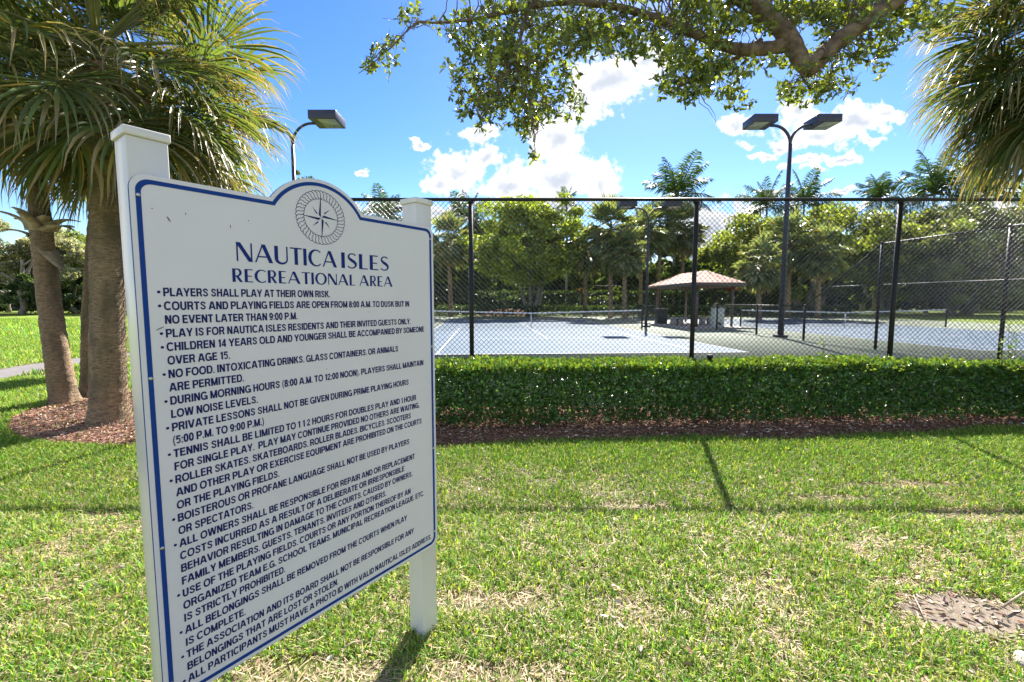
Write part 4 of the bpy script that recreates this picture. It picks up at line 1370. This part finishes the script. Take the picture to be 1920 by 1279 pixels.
def hedge_np(x0, x1, y0, y1, h, n, leaf, col, alt, altp, seed, name, label, cat='hedge', core=True, wav=.05, group=None, mat='leaf_hedge', slope=0.0, z0=0.0):
    rng = np.random.default_rng(seed)
    root = empty(name, ((x0 + x1) / 2, (y0 + y1) / 2, z0), label, cat, group)
    L, D = x1 - x0, y1 - y0
    # shell sampling: front, top, back, ends
    af, at = L * h, L * D
    w = np.array([af * 1.6, at * 1.2, af * .5, D * h]); w = w / w.sum()
    s = rng.choice(4, n, p=w)
    X = rng.uniform(x0, x1, n); Y = rng.uniform(y0 + (.22 if h < .8 else 0), y1, n); Z = rng.uniform(.02, h, n)
    dep = rng.random(n) ** 1.6 * .22
    wob = wav * (fbm(X, Z * 2, .8, seed) - .5) * 2.4
    hh = h + wav * .9 * (fbm(X, Y, .9, seed + 5) - .5) * 2 + .012 * rng.normal(size=n)
    k = s == 0; Y[k] = y0 + dep[k] + wob[k] + .25 * Z[k] / h * (1 if h < 1 else 0) + .07 * np.clip((.2 - Z[k]) / .2, 0, 1) ** 2
    k = s == 2; Y[k] = y1 - dep[k]
    k = s == 1; Z[k] = hh[k] - dep[k] * .6
    k = s == 3; X[k] = np.where(rng.random(k.sum()) < .5, x0 + dep[k], x1 - dep[k])
    Z = np.minimum(Z, hh)
    if h < .8: Y = y1 - (y1 - Y) * np.clip(1.0 - .062 * (X + 1.0), .42, 1.0)
    keep = (Z > .02 + .16 * (fbm(X, Y * 0, .45, seed + 9) - .2)) | (rng.random(n) < .12)
    X, Y, Z = X[keep], Y[keep], Z[keep]; s = s[keep]; n = len(X)
    Dv = rng.normal(size=(n, 3)); Dv[:, 2] += .5; Dv[s == 0, 1] -= .9; Dv[s == 1, 2] += .9
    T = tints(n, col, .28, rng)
    # part of the leaves along the top get a lighter tint
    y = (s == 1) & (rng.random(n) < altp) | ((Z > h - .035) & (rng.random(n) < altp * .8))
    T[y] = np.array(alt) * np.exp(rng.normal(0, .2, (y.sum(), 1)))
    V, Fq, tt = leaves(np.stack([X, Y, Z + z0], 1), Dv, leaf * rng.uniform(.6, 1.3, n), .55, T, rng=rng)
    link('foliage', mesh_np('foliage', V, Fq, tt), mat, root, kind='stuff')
    if h < .8:                                          # stray shoots above the trim line
        m = int(L * 14); sx_ = rng.uniform(x0, x1, m); sy_ = rng.uniform(y0 + .3, y1, m); hs_ = rng.uniform(.03, .11, m)
        P0 = np.stack([sx_, sy_, np.full(m, h - .05)], 1); P1 = P0 + np.stack([rng.normal(0, .02, m), rng.normal(0, .02, m), hs_ + .03], 1)
        V, Fq = prisms(P0, P1, .002, .001, n=3); link('shoots', mesh_np('shoots', V, Fq), 'bark_twig', root, kind='stuff')
        k = 7; f = rng.random((m, k, 1)); C = (P0[:, None] + (P1 - P0)[:, None] * f).reshape(-1, 3)
        Dv = rng.normal(size=(m * k, 3)); Dv[:, 2] += .7
        V, Fq, tt = leaves(C, Dv, rng.uniform(.03, .055, m * k), .5, tints(m * k, alt, .2, rng), rng=rng)
        link('shoot_leaves', mesh_np('shoot_leaves', V, Fq, tt), mat, root, kind='stuff')
    # woody stems inside
    m = int(L * 22); bx = rng.uniform(x0 + .1, x1 - .1, m); by = rng.uniform(y1 - .5, y1 - .15, m) if h < .8 else rng.uniform(y0 + .2, y1 - .15, m)
    P0 = np.stack([bx, by, np.full(m, z0 - .03)], 1); P1 = P0 + np.stack([rng.normal(0, .12, m), rng.normal(0, .12, m), rng.uniform(.5, .9, m) * h], 1)
    V, Fq = prisms(P0, P1, .008, .003, n=4)
    link('stems', mesh_np('stems', V, Fq), 'bark_twig', root, kind='stuff')
    return root


hedge_np(-3.4, 12.0, 5.42, 6.46, .735, 100000, .056, (.085, .175, .045), (.19, .26, .04), .45, 3, 'clipped_hedge', 'clipped dark green hedge with lighter leaves along its top, before the fence', wav=.085)
hedge_np(-7.5, 34, 44.6, 45.9, .95, 9000, .22, (.04, .075, .02), (.10, .15, .03), .6, 4, 'low_hedge', 'low clipped hedge along the foot of the far fence', wav=.08)
hedge_np(-4, 30, 52, 53.6, 2.5, 11000, .30, (.022, .04, .012), (.08, .12, .03), .4, 6, 'tall_hedge', 'tall dark clipped hedge seen under the shelter roof', wav=.1)
hedge_np(-62, -30, 57, 60, 1.3, 6000, .3, (.04, .07, .02), (.08, .12, .03), .5, 8, 'bushes_row', 'row of low dark bushes beyond the open lawn at left', cat='bushes', wav=.3)
for (px, py, w, h, Y, c, lab) in [(1484, 548, 34, 30, 50, (.14, .21, .03), 'bright lime green bush left of the third tall lamp shadow, by the divider lamp foot'),
                             (1372, 541, 26, 12, 50, (.5, .05, .03), 'small shrub with red flowers under the right eave of the shelter'),
                             (1088, 545, 20, 9, 50, (.15, .08, .03), 'orange red leaved shrub between the pale trunks'),
                             (1570, 545, 60, 26, 50, (.09, .13, .03), 'mid green bush low behind the right court'),
                             (945, 556, 90, 22, 50, (.08, .13, .03), 'mid green bush at the foot of the big bright tree'),
                             (1135, 558, 90, 12, 49, (.17, .22, .03), 'yellow green clipped shrub left of the far lamp')]:
    T(lab, px, py - h / 2, py + h / 2, w, Y, 1600, .18, c, name='small_shrub', cat='shrub', tr=.04, nclump=22, clump=.4, group='shrubs beyond the far fence', hollow=.2)
# closed wall of woodland behind everything
def woods():
    rng = np.random.default_rng(31); n = 90000
    X = rng.uniform(-135, 170, n); top = 6.2 + 3.2 * fbm(X, X * 0, 16, 3) + 1.6 * fbm(X, X * 0 + 9, 4, 4)
    Z = GZ + rng.random(n) ** .8 * top; Yy = 76 + rng.uniform(0, 5, n) + .25 * Z
    T_ = tints(n, (.05, .07, .022), .35, rng, alt=(.10, .12, .03), altp=.2)
    V, Fq, tt = cards(np.stack([X, Yy, Z], 1), rng.uniform(.7, 1.5, n), T_, rng, width=.7)
    o = link('distant_woods', mesh_np('distant_woods', V, Fq, tt), 'leaf_tree', kind='stuff'); o['label'] = 'dark wall of distant woodland behind the courts and lawn'


woods()
# mulch mound under the big tree
mv = []
n = 24
for j in range(7):
    for i in range(n):
        a = 2 * math.pi * i / n; r = 1 - j / 6
        mv.append((-.6 + 3.6 * r * math.cos(a), 49.5 + 2 * r * math.sin(a), GZ + .75 * math.cos(r * math.pi / 2)))
mf = [[j * n + i, j * n + (i + 1) % n, (j + 1) * n + (i + 1) % n, (j + 1) * n + i] for j in range(6) for i in range(n)]
link('mulch_mound', mesh_np('mulch_mound', mv, [np.array(mf)], smooth=True), 'mulch_red', kind='structure')


def weed(px, py0, Y, h, n, lab, seed):
    rng = np.random.default_rng(seed)
    q = P(px, py0, Y); root = empty('tall_weed', (q[0], Y, 0), lab, 'weed', 'weeds grown up through the fence line')
    for i in range(n):
        a = np.array([q[0] + rng.normal(0, .05), Y + rng.normal(0, .03), GZ]); b = a + (rng.normal(0, .07), rng.normal(0, .04), h * rng.uniform(.75, 1.1))
        pts = limb_pts(a, b, 0, .01, 6, rng); V, Fq = tube(pts, np.linspace(.005, .002, 6), 5)
        st = link('stem', mesh_np('stem', V, Fq), 'bark_twig', root)
        m = 26; t = rng.uniform(.3, 1, m)[:, None]; D = rng.normal(size=(m, 3)); D[:, 2] += .4
        V, Fq, tt = leaves(a + (b - a) * t, D, rng.uniform(.04, .08, m), .34, tints(m, (.16, .24, .05), .2, rng), rng=rng)
        link('leaf_spray', mesh_np('leaf_spray', V, Fq, tt), 'leaf_hedge', st)


weed(1540, 660, 6.75, .98, 4, 'thin grassy weed rising behind the hedge left of the third fence post', 3)
weed(1893, 650, 6.75, 1.22, 5, 'leafy light green weed rising behind the hedge near the right edge', 4)
# ------------------------------------------------------------------ live oak overhead
def oak():
    rng = np.random.default_rng(12)
    root = empty('live_oak', (9.2, 3.4, GZ), 'live oak whose limbs and leaves hang across the top of the view', 'tree')
    samples = []
    def px(pts):
        out = []; rr = []
        for (x, y, r, Y) in pts: out.append(P(x, y, Y)); rr.append(r / F * Y)
        return np.array(out), rr
    def smooth_tube(pts, name, parent, n=12):
        p, r = px(pts); t = np.linspace(0, len(p) - 1, len(p) * 5)
        q = np.stack([np.interp(t, range(len(p)), p[:, k]) for k in range(3)], 1)
        for _ in range(10): q[1:-1] = (q[:-2] + 2 * q[1:-1] + q[2:]) / 4
        samples.extend(list(q[::3]))
        r = np.interp(t, range(len(p)), r) * (1 + .05 * rng.normal(size=len(t)))
        V, Fq = tube(q, r, n); return link(name, mesh_np(name, V, Fq, smooth=True), 'bark_oak', parent)
    base = np.array([9.2, 3.4, GZ])
    V, Fq = tube([base, base + (-.1, 0, 2), base + (-.5, .1, 4), base + (-1.6, .3, 5.6)], [.42, .34, .3, .24], 16)
    tr = link('trunk', mesh_np('trunk', V, Fq, smooth=True), 'bark_oak', root)
    smooth_tube([(1512, 138, 10, 4.3), (1526, 120, 16, 4.3), (1552, 95, 15, 4.3), (1590, 62, 14, 4.3), (1640, 28, 14, 4.25), (1705, -20, 15, 4.2), (1850, -110, 20, 4.1), (2150, -300, 22, 3.9), (2500, -400, 26, 3.8)], 'limb', tr)
    smooth_tube([(1516, 138, 11, 4.3), (1500, 112, 14, 4.32), (1484, 78, 15, 4.35), (1460, 45, 15, 4.4), (1425, 15, 15, 4.4), (1380, -12, 15, 4.4), (1330, -60, 14, 4.4)], 'limb', tr)
    smooth_tube([(1484, 80, 14, 4.36), (1450, 90, 12, 4.4), (1405, 96, 11, 4.4), (1360, 90, 9, 4.45), (1310, 66, 8, 4.5), (1262, 46, 8, 4.5), (1225, 32, 7, 4.55), (1160, 12, 6, 4.6), (1080, 2, 5, 4.6), (1000, 10, 4, 4.6), (930, 28, 3, 4.5), (860, 42, 2.4, 4.5), (812, 43, 1.8, 4.5)], 'limb', tr, 9)
    smooth_tube([(1400, 96, 7, 4.4), (1440, 66, 5, 4.5), (1370, 118, 4, 4.5), (1320, 140, 3, 4.5), (1270, 165, 2, 4.5)], 'limb', tr, 7)
    smooth_tube([(812, 43, 1.8, 4.5), (782, 38, 1.6, 4.5), (755, 66, 1.5, 4.5), (728, 95, 1.2, 4.5), (700, 118, .9, 4.5), (672, 138, .6, 4.5)], 'limb', tr, 6)
    smooth_tube([(990, 12, 4, 4.6), (975, 80, 3, 4.4), (950, 140, 2, 4.3), (925, 190, 1.4, 4.3), (900, 225, 1, 4.3)], 'limb', tr, 6)
    smooth_tube([(960, 110, 2.2, 4.35), (985, 170, 1.6, 4.2), (1000, 220, 1.2, 4.2), (1003, 270, .8, 4.2), (1003, 296, .5, 4.2)], 'limb', tr, 6)
    blobs = [(985, 60, 150, 62, 950), (930, 140, 85, 66, 520), (1010, 160, 68, 66, 330), (890, 196, 46, 32, 90), (960, 205, 60, 34, 130), (990, 240, 26, 24, 55), (1003, 290, 9, 14, 12), (902, 240, 10, 14, 10),
             (1065, 195, 34, 34, 55), (1130, 60, 80, 48, 340), (1180, 78, 60, 34, 130), (1225, 90, 30, 40, 24), (1300, 75, 72, 66, 560), (1285, 150, 50, 42, 250), (1350, 150, 40, 40, 120), (1385, 190, 34, 20, 40),
             (1400, 30, 80, 34, 330), (1500, 22, 60, 26, 230), (1560, 50, 40, 40, 120), (1600, 20, 80, 30, 300), (1545, 130, 66, 40, 150), (1500, 178, 44, 26, 110), (1560, 168, 40, 18, 60), (1625, 92, 54, 34, 120), (1690, 50, 60, 40, 170),
             (1740, 20, 44, 34, 90), (1650, 130, 26, 18, 18), (1420, 120, 60, 26, 90), (720, 108, 26, 30, 40), (690, 130, 14, 14, 16), (772, 30, 28, 20, 36), (740, 80, 18, 18, 16), (815, 48, 16, 18, 14),
             (1100, -60, 260, 60, 900), (1500, -70, 260, 55, 900), (1300, -10, 120, 30, 300), (1470, 112, 26, 14, 24), (1345, 230, 3, 3, 0)]  # the two wide clusters lie above the view, added for shade
    C = []; D = []; TW0 = []; TW1 = []; TT = []
    for (cx, cy, rx, ry, nt) in blobs:
        for _ in range(int(nt * .52)):
            a = rng.uniform(0, 2 * math.pi); r = math.sqrt(rng.random()) * (1 + .1 * rng.normal())
            Y = 4.62 + rng.normal(0, .30)
            p = P(cx + rx * r * math.cos(a), cy + ry * r * math.sin(a), Y)
            d = np.array([rng.normal(0, .6), rng.normal(0, .6), -.5 + rng.normal(0, .5)]); d /= np.linalg.norm(d)
            L = rng.uniform(.06, .13)
            TW0.append(p - d * L); TW1.append(p)
            nl = rng.integers(4, 8)
            cl = np.array([.12, .155, .045]) * math.exp(rng.normal(0, .2)) if rng.random() > .22 else np.array([.27, .31, .04]) * rng.uniform(.7, 1.2)
            for k in range(nl):
                s = rng.uniform(0, 1)
                dd = d * .8 + rng.normal(0, .75, 3); C.append(p - d * L * s * .8); D.append(dd); TT.append(cl * math.exp(rng.normal(0, .18)))
    SA = np.array(samples); bl = []
    for (cx, cy, rx, ry, nt) in blobs:
        for _ in range(int(nt / 14) + 2):
            a = rng.uniform(0, 6.283); r = math.sqrt(rng.random())
            e = P(cx + rx * r * math.cos(a), cy + ry * r * math.sin(a), 4.55 + rng.normal(0, .2))
            dd = np.linalg.norm(SA - e, axis=1); b0 = SA[np.argsort(dd)[rng.integers(0, 6)]]
            L = np.linalg.norm(e - b0)
            if L < .03 or L > 1.3: continue
            pts = limb_pts(b0, e, .06, L * .05, 7, rng)
            bl.append(tube(pts, np.linspace(.0035 + .006 * L, .0012, 7), 5, False))
    V, Fq = join(bl)
    link('branchlets', mesh_np('branchlets', V, Fq, smooth=True), 'bark_twig', root, kind='stuff')
    n = len(C)
    V, Fq, tt = leaves(np.array(C), np.array(D), rng.uniform(.042, .075, n), .42, np.array(TT), rng=rng)
    link('foliage', mesh_np('foliage', V, Fq, tt), 'leaf_oak', root, kind='stuff')
    V, Fq = prisms(TW0, TW1, .0022, .0012, n=3)
    link('twigs', mesh_np('twigs', V, Fq), 'bark_twig', root, kind='stuff')


oak()


# ------------------------------------------------------------------ grass, mulch chips, litter
def inside(x, y, poly):
    c = np.zeros(len(x), bool); n = len(poly)
    for i in range(n):
        x0, y0 = poly[i][0], poly[i][1]; x1, y1 = poly[(i + 1) % n][0], poly[(i + 1) % n][1]
        m = ((y0 > y) != (y1 > y))
        c ^= m & (x < (x1 - x0) * (y - y0) / (y1 - y0 + 1e-12) + x0)
    return c


BARE = [(G(1815, 1140), .36, .17), (G(985, 1255), .20, .07), (G(590, 1262), .35, .12), (G(1185, 945), .3, .06), (G(1840, 960), .5, .10), (G(900, 1120), .35, .08), (G(1700, 905), .5, .08), (G(1560, 930), .4, .06),
        (G(860, 1250), .16, .06), (G(1700, 1085), .2, .05)]
PATHP = [p[:2] for p in pa] + [p[:2] for p in reversed(pb)]


def grass():
    rng = np.random.default_rng(5)
    X = []; Y = []; Sz = []
    for (x0, x1, y0, y1, dens, size) in [(-3.6, 4.2, .75, 2.3, 15000, 1.0), (-5.6, 6.4, 2.3, 3.6, 10500, 1.12), (-8.0, 8.6, 3.6, 5.9, 8000, 1.2), (-12.5, -3.4, 5.9, 9.5, 2600, 1.7), (-24, -5.0, 9.5, 20, 500, 3.0), (-50, -9, 20, 38, 90, 5.5)]:
        n = int((x1 - x0) * (y1 - y0) * dens)
        X.append(rng.uniform(x0, x1, n)); Y.append(rng.uniform(y0, y1, n)); Sz.append(np.full(n, size))
    X = np.concatenate(X); Y = np.concatenate(Y); Sz = np.concatenate(Sz)
    keep = np.abs(X) < 1.32 * Y + 1.1
    keep &= ~((X > -4.5) & (Y > np.interp(X, xs, edge) - .03 + .07 * rng.normal(size=len(X))))
    keep &= ~inside(X, Y, BED) | (rng.random(len(X)) < .01)
    keep &= ~inside(X, Y, PATHP)
    pn = fbm(X, Y, .55, 2); p2 = fbm(X, Y, .16, 7)
    lush = .18 + np.clip((pn - .30) / .22, 0, 1) * .5 + np.clip((p2 - .35) / .25, 0, 1) * .5 * rng.uniform(.4, 1.6, len(X))
    lush = np.clip(lush, 0, 1)
    lush = np.maximum(lush, np.clip((Y - 3.7) / .8, 0, 1) * np.clip(.35 + p2 * 1.6, 0, 1))          # thick sward near the bed
    lush = np.maximum(lush, np.clip((-X - 2.6) / 1.5, 0, 1) * .8)
    for (c, rx, ry) in BARE:
        d = ((X - c[0]) / rx) ** 2 + ((Y - c[1]) / ry) ** 2
        lush = lush * np.clip(d - .55 + .5 * (p2 - .5), 0, 1)
    keep &= rng.random(len(X)) < (.30 + .70 * lush) * np.where(((X - BARE[0][0][0]) / .36) ** 2 + ((Y - BARE[0][0][1]) / .17) ** 2 < .75 + .5 * (p2 - .5), .04, 1)
    X, Y, Sz, lush = X[keep], Y[keep], Sz[keep], lush[keep]; n = len(X)
    h = Sz * rng.uniform(.022, .060, n) * (.75 + .4 * lush); w = Sz * rng.uniform(.0032, .0072, n)
    az = rng.uniform(0, 2 * math.pi, n); lean = rng.uniform(.3, 1.7, n)
    dry = rng.random(n) < np.clip(.62 - .44 * lush, .24, .9) * np.clip(1.25 - np.clip((Y - 3.4) / 1.5, 0, 1), .35, 1)
    lean = np.where(dry, rng.uniform(1.2, 5.0, n), lean); h = np.where(dry, h * rng.uniform(.5, 1.25, n), h)
    dx, dy = np.cos(az), np.sin(az); sx, sy = -dy, dx
    base = np.stack([X, Y, np.full(n, GZ)], 1)
    hz = h / np.sqrt(1 + lean ** 2 * .45)
    def at(t, ww, sgn):
        r = h * lean * t ** 1.6 * .55
        return base + np.stack([dx * r + sx * sgn * ww, dy * r + sy * sgn * ww, hz * t * (1.15 - .3 * t)], 1)
    V = np.stack([at(0, w / 2, -1), at(0, w / 2, 1), at(.55, w * .5, 1), at(.55, w * .5, -1), at(1.0, 0, 0)], 1).reshape(-1, 3)
    b = (np.arange(n) * 5)[:, None]
    T = tints(n, (.135, .27, .035), .34, rng, alt=(.32, .37, .06), altp=.38)
    T[dry] = np.array([.50, .395, .265]) * np.exp(rng.normal(0, .32, (dry.sum(), 1)))
    ob = link('grass', mesh_np('grass', V, [b + np.array([[0, 1, 2, 3]]), b + np.array([[3, 2, 4]])], np.repeat(T, 5, axis=0)), 'grass_blade', kind='stuff')
    ob['label'] = 'coarse mown lawn grass, green with dry straw patches'
    # fallen leaves and chips on the lawn
    m = 900
    fxp = rng.uniform(-3, 5, m); fyp = rng.uniform(.9, 4.9, m)
    k = np.abs(fxp) < 1.3 * fyp + .6; fxp, fyp = fxp[k], fyp[k]; m = len(fxp)
    D = rng.normal(size=(m, 3)); D[:, 2] *= .15
    V, Fq, tt = leaves(np.stack([fxp, fyp, GZ + rng.uniform(.012, .035, m)], 1), D, rng.uniform(.02, .055, m), .45, tints(m, (.34, .22, .12), .35, rng, alt=(.5, .44, .36), altp=.4), rng=rng)
    o = link('fallen_leaves', mesh_np('fallen_leaves', V, Fq, tt), 'chip', kind='stuff')
    o['label'] = 'scattered brown fallen leaves on the lawn'


grass()


def chips(name, pts, n, col, alt, altp, seed, zb, label):
    rng = np.random.default_rng(seed)
    P_ = np.array(pts); x0, y0 = P_.min(0); x1, y1 = P_.max(0)
    X = rng.uniform(x0, x1, n); Y = rng.uniform(y0, y1, n); k = inside(X, Y, pts)
    X, Y = X[k], Y[k]; n = len(X)
    D = rng.normal(size=(n, 3)); D[:, 2] *= .22
    V, Fq, tt = leaves(np.stack([X, Y, zb + rng.uniform(.0, .022, n)], 1), D, rng.uniform(.015, .06, n), .28, tints(n, col, .4, rng, alt, altp), rng=rng, fold=.5)
    o = link(name, mesh_np(name, V, Fq, tt), 'chip', kind='stuff'); o['label'] = label


chips('mulch_chips', strip, 60000, (.19, .112, .072), (.50, .40, .30), .14, 1, GZ + .008, 'dark brown bark mulch under the hedge')
chips('mulch_litter', bed, 30000, (.34, .21, .14), (.55, .44, .34), .16, 2, GZ + .008, 'reddish bark mulch round the palms')

_c = BARE[0][0]
chips('bark_debris', [(_c[0] + .34 * math.cos(a), _c[1] + .16 * math.sin(a)) for a in np.linspace(0, 6.28, 20)[:-1]], 170, (.28, .19, .13), (.48, .40, .32), .35, 9, GZ + .004, 'bits of bark and dead leaf on the bare patch')
# stone at the bottom right corner
def blob(name, c, r, mat, seed=0, n=20):
    rng = np.random.default_rng(seed); V = []; Fq = []
    for j in range(n // 2 + 1):
        for i in range(n):
            th = math.pi * j / (n // 2); a = 2 * math.pi * i / n
            d = np.array([math.sin(th) * math.cos(a), math.sin(th) * math.sin(a), math.cos(th)])
            k = 1 + .12 * math.sin(3 * a + seed) * math.sin(th) + .06 * math.sin(5 * th + 2 * a)
            V.append(np.array(c) + d * np.array(r) * k)
    for j in range(n // 2):
        for i in range(n): Fq.append([j * n + i, (j + 1) * n + i, (j + 1) * n + (i + 1) % n, j * n + (i + 1) % n])
    return link(name, mesh_np(name, V, [np.array(Fq)], smooth=True), mat)


g = G(1918, 1235)
tag(blob('stone', (g[0] + .03, g[1], GZ + .01), (.055, .05, .035), 'stone', 3), 'pale rounded stone in the grass at the bottom right corner', 'stone')
for (a, b, c, lab, r) in [((1880, 1140), (1925, 1112), (1960, 1100), 'thick broken stick beside the bare sandy patch near the right edge', .006), ((1713, 1118), (1728, 1152), (1732, 1162), 'thin pale curved stick lying on the left of the bare sandy patch', .003),
                       ((1645, 1008), (1660, 1022), (1674, 1036), 'thin straight twig lying in grass above the bare sandy patch', .003), ((645, 1217), (662, 1210), (678, 1202), 'straight pale stick in the grass left of the right post', .004)]:
    p = [G(*a) + (0, 0, .035 + GZ), G(*b) + (0, 0, .045 + GZ), G(*c) + (0, 0, .03 + GZ)]
    V, Fq = tube(p, [r, r * .9, r * .5], 7)
    tag(link('stick', mesh_np('stick', V, Fq), 'boot'), lab, 'stick', 'dry sticks on the lawn')
# bare sandy soil patches
for i, (c, rx, ry) in enumerate(BARE[:1]):
    pts = [(c[0] + rx * .9 * math.cos(a) * (1 + .15 * math.sin(3 * a + i)), c[1] + ry * .9 * math.sin(a) * (1 + .15 * math.cos(4 * a))) for a in np.linspace(0, 2 * math.pi, 40)[:-1]]
    poly_sheet('bare_soil', pts, GZ + .003, 'sand')
